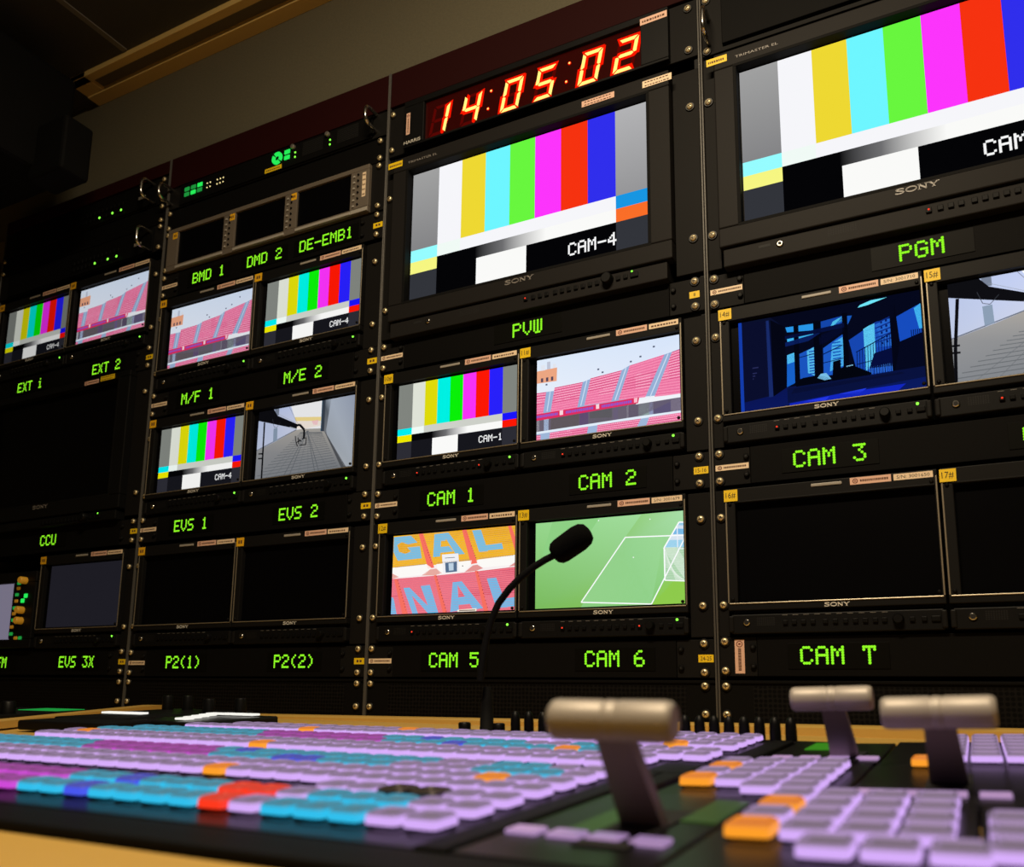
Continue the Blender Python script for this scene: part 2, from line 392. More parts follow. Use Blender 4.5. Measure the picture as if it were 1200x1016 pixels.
def seats(cv, q, n, base, dark, light, m=26):
    cv.poly(q, base)
    for r in range(n):
        a, b, c = r/n, (r+.38)/n, (r+.8)/n
        cv.poly([quad(q,0,a),quad(q,1,a),quad(q,1,b),quad(q,0,b)], dark)
        for k in range(m):
            cv.poly([quad(q,(k+.12)/m,b),quad(q,(k+.7)/m,b),quad(q,(k+.7)/m,c),quad(q,(k+.12)/m,c)], light)
def pic_stadium(cv, banner=True):
    cv.poly([(0,0),(1,0),(1,1),(0,1)], [(240,243,250),(250,250,252),(214,228,250),(222,234,250)])
    cv.up(); cv.poly([(0,.707),(.147,.70),(.15,.869),(0,.861)], (236,166,130))
    cv.rect(.03,.06,.86,.93,(226,230,240)); cv.rect(.075,.10,.865,.96,(190,196,214)); cv.rect(.12,.14,.87,.92,(226,228,236))
    cv.up()
    for u in (.03,.068,.105): cv.rect(u, u+.017, .715, .765, (84,70,90))
    P, D, L = (243,126,170), (206,56,112), (255,206,226)
    cv.poly([(0,.30),(.74,.34),(1,.31),(1,.832),(.944,.81),(.90,.795),(.66,.735),(.61,.695),(.405,.66),(.34,.632),(.132,.62),(.13,.582),(0,.586)], (150,176,214))
    cv.up()
    seats(cv, [(0,.586),(.07,.583),(.048,.32),(-.03,.32)], 8, P, D, L, 7)
    seats(cv, [(.132,.62),(.337,.632),(.297,.33),(.103,.32)], 10, P, D, L, 20)
    seats(cv, [(.392,.66),(.61,.695),(.535,.34),(.347,.34)], 11, P, D, L, 22)
    seats(cv, [(.664,.735),(.895,.795),(.765,.33),(.585,.345)], 13, P, D, L, 24)
    seats(cv, [(.945,.808),(1.10,.86),(1.03,.30),(.826,.318)], 16, P, D, L, 20)
    cv.up()
    for a, b in (((.10,.58),(.077,.34)),((.366,.64),(.322,.345)),((.64,.715),(.562,.35)),((.92,.795),(.797,.325))):
        cv.line([a, b], .012, (206,222,242))
    for u, v in ((.065,.665),(.44,.745),(.47,.70),(.665,.77),(.73,.81),(.82,.90)): cv.rect(u, u+.014, v, v+.02, (88,96,120))
    cv.up(); cv.rect(0,1,0,.30,(150,146,150))
    cv.up(); cv.poly([(0,.10),(.733,.115),(1,.113),(1,.275),(.726,.27),(0,.245)], (104,96,112))
    for u0, u1, c in ((0,.02,(206,204,210)),(.054,.089,(170,190,222)),(.105,.31,(92,84,84)),(.313,.375,(92,70,112)),(.385,.54,(88,88,90)),(.55,.58,(104,88,140)),(.64,.652,(168,166,176)),(.655,.715,(78,64,92)),(.72,.79,(150,176,172)),(.79,.816,(150,160,200)),(.82,.93,(88,80,120)),(.93,1,(150,140,166))):
        cv.poly([(u0,.105),(u1,.107),(u1,.27),(u0,.25)], c)
    cv.up(); cv.poly([(.70,.26),(.99,.267),(1,.268),(1,.309),(.726,.315)], (240,244,250))
    cv.poly([(0,.075),(.733,.085),(1,.088),(1,.115),(.733,.117),(0,.103)], (226,238,250))
    cv.poly([(0,0),(1,0),(1,.088),(.733,.085),(0,.075)], (158,182,216))
    cv.up(); seats(cv, [(.10,.072),(.375,.080),(.36,-.05),(.09,-.05)], 5, P, D, L, 20)
    seats(cv, [(.44,.083),(.735,.086),(.69,-.06),(.43,-.05)], 6, P, D, L, 22)
    seats(cv, [(.79,.088),(1.02,.09),(1,-.06),(.755,-.06)], 6, P, D, L, 18)
    seats(cv, [(-.02,.06),(.03,.06),(.03,-.04),(-.02,-.04)], 4, P, D, L, 4)
    cv.up(); cv.poly([(-.01,.24),(.717,.27),(.726,.34),(-.01,.322)], (222,44,96))
    cv.up(); cv.poly([(.17,.268),(.195,.269),(.195,.325),(.17,.324)], (250,214,222)); cv.poly([(.43,.276),(.452,.277),(.452,.333),(.43,.332)], (250,214,222)); cv.poly([(.69,.283),(.712,.284),(.714,.338),(.69,.337)], (250,190,206))
    random.seed(3)
    for u0, u1 in ((.0,.15),(.215,.41),(.47,.675)):
        u = u0
        while u < u1:
            d = random.choice((.007,.009,.011)); v = .272+u*.022; cv.rect(u, u+d, v, v+.032, (126,92,208)); u += d+.004
def pic_gal(cv):
    Y, YD, YL = (252,186,14), (214,136,0), (255,204,70)
    Rb, RD, RL = (244,122,136), (206,58,80), (255,150,160)
    cv.rect(0,1,0,1,(248,240,240)); cv.up()
    def rows(q, n, base, dark, m): seats(cv, q, n, base, dark, base, 1)
    rows([(-.05,1.01),(.233,1.0),(.325,.59),(-.05,.585)], 20, Y, YD, 20)
    rows([(.233,1.0),(.59,1.0),(.675,.61),(.325,.59)], 20, Y, YD, 20)
    rows([(.59,1.0),(.945,1.0),(1.03,.645),(.675,.61)], 20, Y, YD, 20)
    rows([(.945,1.0),(1.2,1.0),(1.25,.66),(1.03,.645)], 20, Y, YD, 20)
    rows([(-.1,.45),(.035,.45),(.13,-.03),(-.1,-.03)], 22, Rb, RD, 20)
    rows([(.035,.45),(.362,.458),(.455,-.03),(.13,-.03)], 22, Rb, RD, 20)
    rows([(.362,.458),(.693,.479),(.785,-.04),(.455,-.03)], 22, Rb, RD, 20)
    rows([(.693,.479),(1.1,.515),(1.2,-.04),(.785,-.04)], 24, Rb, RD, 20)
    cv.up()
    Bl = (104,192,236); 
    for q in ([(.003,.985),(.15,.985),(.206,.892),(.125,.878),(.071,.915),(.033,.88)],[(.003,.985),(.033,.88),(.052,.79),(.043,.677),(.002,.795)],[(.052,.79),(.106,.759),(.155,.785),(.247,.686),(.043,.677)],[(.155,.785),(.121,.838),(.228,.841),(.247,.686)],
              [(.347,.98),(.405,.98),(.40,.693),(.342,.693)],[(.347,.98),(.461,.986),(.44,.887),(.40,.887)],[(.44,.92),(.461,.986),(.598,.703),(.527,.703)],[(.40,.81),(.47,.813),(.506,.744),(.40,.74)],
              [(.654,.983),(.723,.982),(.78,.715),(.712,.713)],[(.755,.79),(.886,.80),(.897,.729),(.74,.72)],
              [(.10,.327),(.149,.331),(.235,-.02),(.189,-.026)],[(.149,.331),(.13,.30),(.31,.0),(.37,0)],[(.244,.339),(.322,.348),(.397,.002),(.335,-.003)],
              [(.507,.363),(.545,.368),(.563,.015),(.493,.003)],[(.53,.366),(.578,.373),(.75,.034),(.677,.016)],[(.55,.178),(.63,.185),(.665,.09),(.55,.08)],
              [(.775,.386),(.847,.39),(.935,.03),(.851,.027)],[(.88,.13),(1.01,.15),(1.01,.04),(.90,.03)],[(0,.22),(.02,.2),(.05,0),(0,0)]):
        cv.poly(q, Bl)
    cv.up()
    for r in range(20):
        v = .60+r*.0203
        cv.line([(-.01, v),(1.01, v+.03)], .004, (196,170,120))
    for r in range(22):
        v = -.02+r*.0214
        cv.line([(-.01, v),(1.01, v+.04)], .004, (200,110,140))
    A = (246,112,96)
    cv.up()
    for q in ([(.215,1),(.252,1),(.354,.56),(.302,.55)],[(.573,1),(.608,1),(.699,.58),(.649,.57)],[(.932,1),(.956,1),(1.03,.66),(1.0,.62)],
              [(.017,.44),(.049,.445),(.152,-.03),(.103,-.03)],[(.352,.46),(.373,.465),(.473,-.03),(.438,-.03)],[(.681,.485),(.705,.485),(.799,-.05),(.765,-.05)]): cv.poly(q, A)
    for a, b in (((.24,.98),(.335,.60)),((.60,.98),(.69,.62)),((.045,.43),(.14,-.02)),((.37,.45),(.465,-.02)),((.70,.47),(.795,-.04))):
        for i in range(12):
            p = lerp(a, b, i/12); cv.rect(p[0], p[0]+.008, p[1]-.012, p[1], (150,40,50))
    cv.poly([(0,.592),(.29,.608),(.33,.56),(.28,.48),(.05,.465),(0,.52)], (252,250,246)); cv.poly([(.37,.60),(.655,.617),(.65,.57),(.60,.49),(.40,.48),(.38,.54)], (252,250,246)); cv.poly([(.70,.62),(1,.648),(1,.58),(.95,.53),(.74,.52),(.70,.57)], (252,250,246))
    cv.poly([(.25,.47),(.32,.54),(.37,.545),(.42,.485),(.36,.462)], (232,170,160)); cv.poly([(.60,.478),(.665,.555),(.70,.56),(.745,.512),(.69,.485)], (226,150,146)); cv.poly([(0,.45),(0,.52),(.06,.468)], (232,170,160)); cv.poly([(.94,.51),(1,.57),(1,.52)], (226,150,146))
    cv.up()
    for u0, u1 in ((.02,.28),(.38,.64),(.72,.98)):
        u = u0
        while u < u1: cv.rect(u, u+.006, .590+u*.05, .603+u*.05, (170,140,110)); u += .013
    cv.poly([(.414,.715),(.547,.716),(.561,.482),(.428,.487)], (240,240,244)); cv.up(); cv.poly([(.442,.61),(.538,.616),(.54,.492),(.449,.487)], (86,110,140)); cv.up(); cv.poly([(.47,.60),(.51,.602),(.512,.51),(.475,.508)], (190,210,226)); cv.rect(.44,.52,.665,.672,(90,90,90)); cv.rect(.58,.588,.55,.562,(60,60,60))
    cv.poly([(.55,.0),(.70,.0),(.70,.035),(.55,.025)], (244,232,214)); cv.up(); cv.rect(.565,.69,.008,.02,(120,100,90))
def pic_pitch(cv):
    cv.poly([(0,0),(1,0),(1,1),(0,1)], [(122,186,92),(140,198,84),(164,222,160),(150,214,140)])
    cv.up(); cv.poly([(.32,0),(.79,0),(1,.38),(1,1),(.73,1),(.56,.62)], [(140,206,130),(130,200,110),(150,212,140),(168,222,168),(150,208,130),(140,200,120)])
    cv.poly([(.785,0),(1,0),(1,.235),(.872,.255)], (142,202,76))
    cv.poly([(.12,1),(.45,1),(.28,.6),(.05,.62)], (142,208,132))
    cv.poly([(.62,.755),(.87,.73),(.87,.255),(.785,.01),(.323,.055)], [(150,212,146),(156,216,150),(140,206,140),(150,212,146),(150,210,140)])
    cv.up()
    for i in range(7): cv.poly([(.871+i*.0,.61),(.967,.878),(1,.878),(1,.6)], (170,214,240)) if i == 0 else None
    for v0, v1, c in ((.61,.69,(110,200,226)),(.69,.75,(226,232,240)),(.75,.81,(104,176,226)),(.81,.845,(220,228,240)),(.845,.878,(104,176,220))):
        u0 = .871+(v0-.61)/.268*.096; u1 = .871+(v1-.61)/.268*.096
        cv.poly([(u0,v0),(1,v0-.01),(1,v1-.01),(u1,v1)], c)
    cv.up(); cv.poly([(.872,.255),(1,.235),(1,.60),(.871,.61)], (160,206,160)); cv.up()
    for i in range(26):
        t = i/25
        cv.line([(.872+.14*t-.07,.61),(.872+.14*t+.07,.24)], .004, (226,240,226)) if .872+.14*t-.07 > .86 else cv.line([(.872,.61-t*.5),(.872+.14*t+.07,.24)], .004, (226,240,226))
        cv.line([(.872,.26+.35*t),(1,.24+.35*t)], .004, (214,232,214))
    cv.up(); Wt = (252,254,255)
    cv.line([(1,.73),(.622,.755),(.323,.055),(.785,.005),(1.0,.70)], .013, Wt)
    cv.line([(.872,.255),(.871,.61),(.967,.878),(1.02,.868)], .015, Wt); cv.line([(.872,.255),(1.01,.235)], .012, Wt); cv.line([(.955,.85),(.955,.6)], .01, (236,240,250)); cv.line([(.955,.59),(1,.585)], .01, (226,236,240))
    for u, v in ((.44,.965),(.78,.93),(.67,.52)): cv.rect(u, u+.007, v, v+.011, Wt)
def pic_blue_room(cv):
    cv.poly([(0,0),(1,0),(1,1),(0,1)], [(10,22,90),(10,26,96),(8,12,30),(10,16,44)])
    cv.up(); cv.poly([(.0,0),(.02,0),(.02,1),(0,1)], (20,60,170)); cv.poly([(.02,.1),(.165,.13),(.165,.97),(.02,1)], (10,14,44)); cv.poly([(.165,.12),(.19,.12),(.18,.97),(.16,.97)], (24,42,104))
    cv.poly([(.19,.12),(.27,.2),(.27,.87),(.19,.97)], (4,6,20)); cv.poly([(.27,.2),(1,.16),(1,1),(.19,1),(.27,.86)], (5,8,28))
    cv.up()
    for q, c in (([(.283,.8),(.44,.772),(.446,.845),(.275,.857)], (40,150,232)), ([(.281,.736),(.283,.68),(.438,.72),(.44,.745)], (60,180,240)), ([(.46,.77),(.54,.775),(.595,.80),(.595,.875),(.46,.85)], (20,70,170)),
                 ([(.525,.78),(.60,.82),(.60,.875),(.54,.83)], (90,216,250)), ([(.613,.865),(.665,.854),(.64,.82),(.613,.76)], (24,90,190)), ([(.677,.93),(.73,.94),(.833,.985),(.75,.985),(.69,.955)], (110,230,250)),
                 ([(.277,.548),(.333,.56),(.326,.24),(.269,.2)], (22,96,200)), ([(.277,.548),(.333,.57),(.333,.47),(.277,.45)], (86,200,246)), ([(.347,.54),(.444,.60),(.435,.259),(.345,.27)], (26,84,190)), ([(.39,.56),(.444,.60),(.435,.27),(.39,.32)], (96,206,246)),
                 ([(.48,.56),(.594,.68),(.584,.33),(.53,.26),(.475,.26)], (28,88,196)), ([(.53,.60),(.594,.65),(.584,.34),(.51,.30)], (80,190,244)), ([(.62,.6),(.76,.74),(.84,.79),(.837,.2),(.66,.2)], (22,70,176)), ([(.70,.70),(.76,.735),(.755,.30),(.70,.25)], (100,214,250)), ([(.755,.72),(.84,.79),(.84,.47),(.755,.48)], (40,110,214)),
                 ([(.885,.49),(.87,.76),(1,.86),(1,.55)], (22,76,190)), ([(.965,.82),(1,.86),(1,.6),(.985,.6)], (70,190,246))): cv.poly(q, c)
    cv.up()
    for i in range(5):
        cv.poly([(.76,.52+i*.05),(.84,.545+i*.055),(.84,.56+i*.055),(.76,.533+i*.05)], (16,48,140))
        cv.rect(.79,.80,.5+i*.055,.525+i*.055,(8,30,100)) ; cv.rect(.815,.826,.51+i*.055,.535+i*.055,(8,30,100))
    for i in range(9): cv.rect(.40, .43, .30+i*.03, .312+i*.03, (20,70,170)); cv.rect(.53,.575,.32+i*.034,.333+i*.034,(20,80,180))
    for a, b in (((.335,.87),(.33,.2)),((.446,.87),(.44,.25)),((.46,.86),(.455,.25)),((.605,.9),(.60,.25))): cv.line([a, b], .05, (3,5,18))
    cv.poly([(.27,.69),(.45,.735),(.47,.73),(.40,.665),(.27,.645)], (10,30,92)); cv.poly([(.27,.76),(.60,.795),(.60,.745),(.27,.725)], (6,16,60)); cv.poly([(.46,.70),(.60,.76),(.60,.71),(.50,.62),(.46,.6)], (5,10,40))
    cv.poly([(.645,.86),(.67,.90),(.87,.90),(.86,.76),(.76,.745),(.62,.62),(.615,.75)], (5,8,28)); cv.poly([(.845,.9),(.87,.9),(.885,.45),(.845,.15)], (4,6,22))
    for i in range(13): cv.line([(.655+i*.0145,.20),(.66+i*.0145,.46+i*.012)], .006, (4,14,60))
    cv.line([(.655,.46),(.84,.60)], .01, (4,14,60)); cv.line([(.655,.33),(.84,.37)], .008, (4,14,60)); cv.line([(.47,.49),(.585,.56)], .01, (4,14,60)); cv.line([(.47,.40),(.585,.42)], .008, (4,14,60)); cv.line([(.345,.5),(.435,.52)], .008, (4,14,60))
    for i in range(6): cv.line([(.945+i*.0105,.50),(.945+i*.0105,.60)], .007, (4,8,40))
    cv.poly([(.885,.5),(1,.56),(1,.2),(.85,.2)], (5,8,30)); cv.poly([(.75,.42),(.84,.45),(.84,.26),(.72,.27)], (6,14,60))
    for i in range(14): cv.line([(.70+i*.0105,.21),(.70+i*.0105,.29)], .005, (60,130,230))
    cv.up(); cv.poly([(.325,.23),(.36,.275),(.44,.28),(.50,.24),(.51,.19),(.32,.19)], (3,5,16)); cv.poly([(.44,.25),(.46,.29),(.49,.29),(.515,.22),(.48,.215)], (120,190,230)); cv.poly([(.52,.19),(.53,.40),(.57,.41),(.57,.32),(.63,.33),(.66,.30),(.73,.22),(.72,.19)], (3,5,14)); cv.line([(.60,.325),(.635,.33)], .012, (140,210,246))
    cv.poly([(.27,.19),(1,.21),(1,.10),(.27,.03)], (9,18,62)); cv.poly([(.29,.12),(.90,.165),(.88,.185),(.31,.175)], (8,14,48)); cv.poly([(.28,.02),(.60,.055),(.90,.06),(.86,0),(.28,-.01)], (18,38,190)); cv.poly([(.36,.02),(.5,.04),(.48,0)], (40,60,240)); cv.poly([(.55,.05),(.70,.07),(.66,.02)], (36,60,226))
    cv.up()
    for i, v in enumerate((.46,.40,.37,.34)): cv.rect(.075, .11-.01*i, v, v+.012, (40,44,90))
def pic_corridor(cv, near=False):
    # a paved corridor with a camera jib reaching in from the left
    if near: # tighter framing of the same corridor
        T = lambda u, v: (u*1.12-.03, (v-.5)*1.02+.50)
    else: T = lambda u, v: (u, v)
    def p(pts, c): cv.poly([T(*q) for q in pts], c)
    def ln(pts, wd, c): cv.line([T(*q) for q in pts], wd, c)
    p([(-.1,-.1),(1.1,-.1),(1.1,1.1),(-.1,1.1)], (250,250,252)); cv.up()
    p([(.0,-.1),(1,-.1),(.69,.56),(.655,.60),(.483,.634),(.41,.638),(.217,.528),(-.1,.37),(-.1,-.1)], [(128,132,138),(120,124,130),(150,150,150),(170,166,160),(176,168,158),(176,170,162),(160,158,156),(140,142,146),(128,132,138)])
    p([(-.1,.37),(.217,.528),(.41,.638),(.407,.727),(.339,1.0),(-.1,1.0)], [(190,200,226),(196,206,232),(206,212,236),(210,216,240),(196,208,244),(180,194,226)])
    p([(.655,1.05),(.70,1.05),(.745,1.0),(1.05,1.0),(1.05,-.05),(.92,-.05),(.69,.56),(.66,.55)], [(70,78,88),(110,114,122),(166,176,190),(150,160,180),(168,176,186),(160,166,172),(120,124,130),(70,78,88)])
    cv.up(); p([(.745,1.0),(1.05,1.0),(1.05,0),(.905,.01),(.72,.50),(.71,.56)], [(176,186,202),(148,158,180),(172,180,190),(178,184,192),(166,174,184),(160,168,178)])
    p([(.655,1.0),(.69,1.0),(.69,.55),(.655,.56)], (58,66,78)); p([(.655,1),(.662,1),(.662,.56),(.655,.56)], (20,90,120))
    p([(.382,.829),(.654,.767),(.654,.71),(.395,.77)], (248,224,150)); p([(.395,.77),(.654,.71),(.654,.64),(.483,.634),(.41,.66)], (250,238,226)); p([(.56,.73),(.63,.73),(.62,.66),(.58,.67)], (250,190,200))
    p([(.69,.56),(.70,.54),(.93,-.02),(.88,-.02)], (84,86,90))
    cv.up()
    for i in range(22):
        t = (i/22)**1.7; v = .60*(1-t)-.02
        ln([(.45-.55*t,v+.01-.10*t),(.67+.20*t,v-.04)], .006+.004*t, (104,108,112))
    for u in (.30,.36,.62,.66): ln([(.52,.60),(u,-.02)], .01, (96,100,106))
    for u in (.1,.2,.45,.55,.75): ln([(.53,.60),(u,-.02)], .005, (110,114,118))
    ln([(-.05,.40),(.41,.64)], .012, (110,116,130))
    p([(.167,.711),(.209,.715),(.212,.528),(.17,.516)], (140,158,180)); p([(.17,1),(.215,1),(.215,.90),(.18,.90)], (120,130,150))
    cv.up(); Kb = (14,14,18)
    p([(-.05,1.0),(.16,1.0),(.201,.897),(.418,.716),(.41,.652),(.009,.863),(-.05,.88)], Kb); ln([(.41,.70),(.44,.705),(.489,.62),(.49,.49)], .035, Kb)
    ln([(.065,.83),(.04,.35),(.03,-.02)] if near else [(.065,.83),(.071,-.02)], .030, Kb); ln([(.03,.87),(.10,.84)], .03, Kb)
    for q in ([(.40,.55),(.415,.44),(.43,.39)],[(.43,.52),(.44,.42)],[(.47,.49),(.515,.50),(.513,.40),(.45,.405)],[(.44,.49),(.465,.46)],[(.41,.45),(.455,.47)]): ln(q, .014, Kb)
    ln([(.15,.86),(.17,.74),(.20,.72),(.24,.80)], .006, (60,64,72)); ln([(.02,.37),(.06,.365)], .02, Kb); ln([(.02,.30),(.06,.295)], .02, Kb)
    ln([(.20,.93),(.40,.74)], .004, (150,156,166)); ln([(.32,1.0),(.42,.72)], .005, (120,124,134))
    cv.up()
    for i in range(4): p([(.34+i*.016,.70-i*.011),(.35+i*.016,.696-i*.011),(.35+i*.016,.675-i*.011),(.34+i*.016,.68-i*.011)], (190,196,206))

# ------------------------------------------------------------------ hardware shared by many units
def screw_mb():
    m = MB(); m.lathe([(.0062,0),(.0062,.0012),(.0056,.0018)], 'washer', 'y', 16)
    m.lathe([(.0042,.0016),(.0042,.0030),(.0032,.0042),(.0012,.0046)], 'brass', 'y', 16)
    m.box(-.0024,.0024,-.0049,-.0043,-.0005,.0005,'brass_slot'); m.box(-.0005,.0005,-.0049,-.0043,-.0024,.0024,'brass_slot'); return m
def screw(parent, x, z, y=0.0, tilt=0.0):
    o = part('screw', screw_mb, parent, key='screw', loc=(x, y, z)); o.rotation_euler = (0, random.uniform(-.7,.7), 0); return o
def hexbolt(parent, x, z, y=0.0):
    def f():
        m = MB(); m.lathe([(.0034,0),(.0034,.003),(.0026,.0036)], 'button_black', 'y', 10); m.lathe([(.0014,.0032),(.0014,.0038)], 'deep_black', 'y', 6); return m
    return part('bolt', f, parent, key='bolt', loc=(x, y, z))
def jack_mb():
    m = MB(); m.lathe([(.0040,0),(.0040,.0015),(.0030,.0020)], 'chrome', 'y', 16); m.lathe([(.0021,.0019),(.0021,.0023)], 'deep_black', 'y', 12); return m
def led(parent, x, z, y, m, r=.0013):
    def f(): k = MB(); k.lathe([(r,0),(r,.0006),(r*.6,.001)], m, 'y', 10); return k
    return part('indicator_light', f, parent, key='led'+m+str(r), loc=(x, y, z))
def asset_sticker(parent, x0, x1, z0, z1, y, pale='sticker_pink', vertical=False):
    m = MB(); m.box(x0, x1, y-.0003, y, z0, z1, pale); yy = y-.00036
    L, H = (x1-x0, z1-z0) if not vertical else (z1-z0, x1-x0)
    def R(a, b, c, d, k):
        if vertical: m.rect(x0+c*H, x0+d*H, z1-b*L, z1-a*L, yy, k)
        else: m.rect(x0+a*L, x0+b*L, z0+c*H, z0+d*H, yy, k)
    n = 14; cu, cv_, rr = .13, .5, .30*H
    cx, cz = (x0+cu*L, z0+.5*H) if not vertical else (x0+.5*H, z1-cu*L)
    ribbon(m, [(cx+rr*math.cos(2*PI*i/n), cz+rr*math.sin(2*PI*i/n)) for i in range(n+1)], .0009, yy, 'ink_red'); m.rect(cx-rr*.4, cx+rr*.4, cz-rr*.3, cz+rr*.3, yy, 'ink_red')
    u = .25
    while u < .93:
        d = random.uniform(.025,.045); R(u, min(u+d,.95), .34, .66, 'ink_brown'); u += d+.013
    return part('asset_sticker', m, parent, label='cream inventory sticker with a round emblem')
def text_sticker(parent, name, s, x0, x1, z0, z1, y, m='sticker_yellow', ink='ink', label=None, pad=(.14,.22)):
    k = MB(); k.box(x0, x1, y-.0003, y, z0, z1, m); W, H = x1-x0, z1-z0
    if len(s) == 1: pad = (.40,.25)
    if s: text(k, s, x0+pad[0]*W, x1-pad[0]*W, z0+pad[1]*H, z1-pad[1]*H, y-.00036, ink)
    else:
        for a, b in ((.25,.45),(.55,.75)): k.rect(x0+a*W, x0+b*W, z0+.3*H, z0+.7*H, y-.00036, 'ink_brown')
    return part(name, k, parent, label=label)
def smudge_sticker(parent, name, x0, x1, z0, z1, y, m='sticker_cream', rows=2, label=None):
    k = MB(); k.box(x0, x1, y-.0003, y, z0, z1, m); W, H = x1-x0, z1-z0
    for r in range(rows):
        u = .08
        while u < .86:
            d = random.uniform(.04,.09); k.rect(x0+u*W, x0+min(u+d,.93)*W, z0+(r+.3)/rows*H, z0+(r+.62)/rows*H, y-.00036, 'ink_brown'); u += d+.03
    return part(name, k, parent, label=label)
def handle(parent, x, z0, z1, y=0.0):
    m = MB(); pts = []
    R = .012; D = .032
    pts = [(x, y+.002, z0)]
    for i in range(7):
        a = PI/2*i/6; pts.append((x, y-D+R-R*math.sin(a), z0+R-R*math.cos(a)))
    for i in range(7):
        a = PI/2*i/6; pts.append((x, y-D+R-R*math.cos(a), z1-R+R*math.sin(a)))
    pts.append((x, y+.002, z1)); m.tube(pts, .0031, 'chrome', 12)
    return part('handle', m, parent, label='bright metal rack handle')

DIV = {'A': -.976, 'B': -.4708, 'C': .0344, 'D': .5402}
OFF = {'A': -1.0024, 'B': -.5076, 'C': 0.0, 'D': .5028}
RW = .5056
MW = .2265    # width of a small monitor
WHERE = {'A': 'leftmost rack', 'B': 'second rack from left', 'C': 'rack under the red clock', 'D': 'rightmost rack'}
exec_later = []

# ------------------------------------------------------------------ the room
FLOOR = -.87; CEIL = 1.2156
m = MB(); m.box(-1.6, 2.6, -2.6, .75, FLOOR-.1, FLOOR, 'floor_vinyl'); struct('floor', m, 'dark vinyl floor of the control room', 'floor')
m = MB(); m.box(-1.6, 2.6, -2.6, .75, CEIL, CEIL+.08, 'ceiling_panel')
for x in (-.60, .25, 1.1, 1.95): m.box(x-.006, x+.006, -2.55, -.03, CEIL-.002, CEIL+.01, 'ceiling_seam')
struct('ceiling', m, 'dark grey panelled ceiling', 'ceiling')
m = MB(); m.box(-1.6, 2.6, .05, .11, .956, CEIL, 'wall_paint'); m.box(-1.6, 2.6, .62, .72, FLOOR, CEIL, 'wall_paint'); struct('wall_back', m, 'dim olive grey wall above the racks', 'wall')
m = MB(); m.box(-1.70, -1.6, -2.6, .72, FLOOR, CEIL, 'wall_paint'); struct('wall_left', m, 'dark left wall', 'wall')
m = MB(); m.box(2.6, 2.7, -2.6, .72, FLOOR, CEIL, 'wall_paint'); struct('wall_right', m, 'right wall', 'wall')
m = MB(); m.box(-1.7, 2.7, -2.7, -2.6, FLOOR, CEIL, 'wall_paint'); struct('wall_front', m, 'wall behind the operator', 'wall')
# long beige recessed fitting where the ceiling meets the wall
m = MB(); x0, x1, y0, y1 = -.775, 1.6, -.027, .05
m.box(x0, x1, y0, y0+.018, CEIL-.012, CEIL, 'trim_beige', .001); m.box(x0, x1, y1-.030, y1, CEIL-.014, CEIL, 'trim_beige', .001)
m.box(x0, x0+.05, y0, y1, CEIL-.012, CEIL, 'trim_beige', .001); m.box(x1-.05, x1, y0, y1, CEIL-.012, CEIL, 'trim_beige', .001)
m.box(x0+.05, x1-.05, y0+.018, y1-.030, CEIL-.004, CEIL, 'slot_grey')
struct('trim_1', m, 'long beige ceiling fitting with a grey slot', 'trim')

# ------------------------------------------------------------------ racks
RACK_LABEL = {'A': 'black equipment rack furthest left, holding the EXT and CCU monitors', 'B': 'black equipment rack holding the BMD, EVS and P2 displays',
              'C': 'black equipment rack under the red clock, holding CAM 1 to CAM 6', 'D': 'black equipment rack furthest right, holding the PGM monitor'}
for r in 'ABCD':
    x = DIV[r]
    t = thing('equipment_rack', RACK_LABEL[r], 'rack', (x, 0, FLOOR), 'equipment racks along the wall')
    zt = .952-FLOOR; zb = 0
    for a in (.0003, RW-.0026):
        m = MB(); m.box(a, a+.0023, -.001, .45, zb, zt, 'rail_grey', .0008); part('side_post', m, t)
    for a in (.0032, RW-.0091):
        m = MB(); m.box(a, a+.0060, .0062, .010, .61, .885-FLOOR, 'rack_black'); part('mounting_rail', m, t)
    m = MB(); m.box(.003, RW-.003, .0, .42, (.889 if r != 'A' else .924)-FLOOR, zt-.001, 'header_maroon', .001); part('header_panel', m, t, label='dark maroon blank panel at the top of the rack')
    m = MB(); m.box(.008, RW-.008, .43, .45, 0, zt-.07, 'deep_black'); part('back_panel', m, t)
    m = MB(); m.box(.008, RW-.008, .002, .42, 0, .60, 'rack_black', .001); part('base_cabinet', m, t)

def vent(r):
    x = DIV[r]
    t = thing('vent_panel', f'black perforated vent panel at the bottom of the {WHERE[r]}', 'vent', (x, 0, -.115), 'perforated vent panels')
    m = MB(); m.box(.0032, .5024, .0015, .0045, 0, .0855, 'panel_black', .0006); m.box(.0032, .5024, -.0006, .002, .083, .0863, 'panel_black', .0004); part('plate', m, t)
    m = MB(); m.rect(.040, .468, .004, .080, .0014, 'perforated'); part('grille', m, t, label='perforated metal area')
    for z in (-.0323+.115, -.0648+.115): screw(t, .0095, z-.003, .0015); screw(t, .4908, z-.003, .0015)

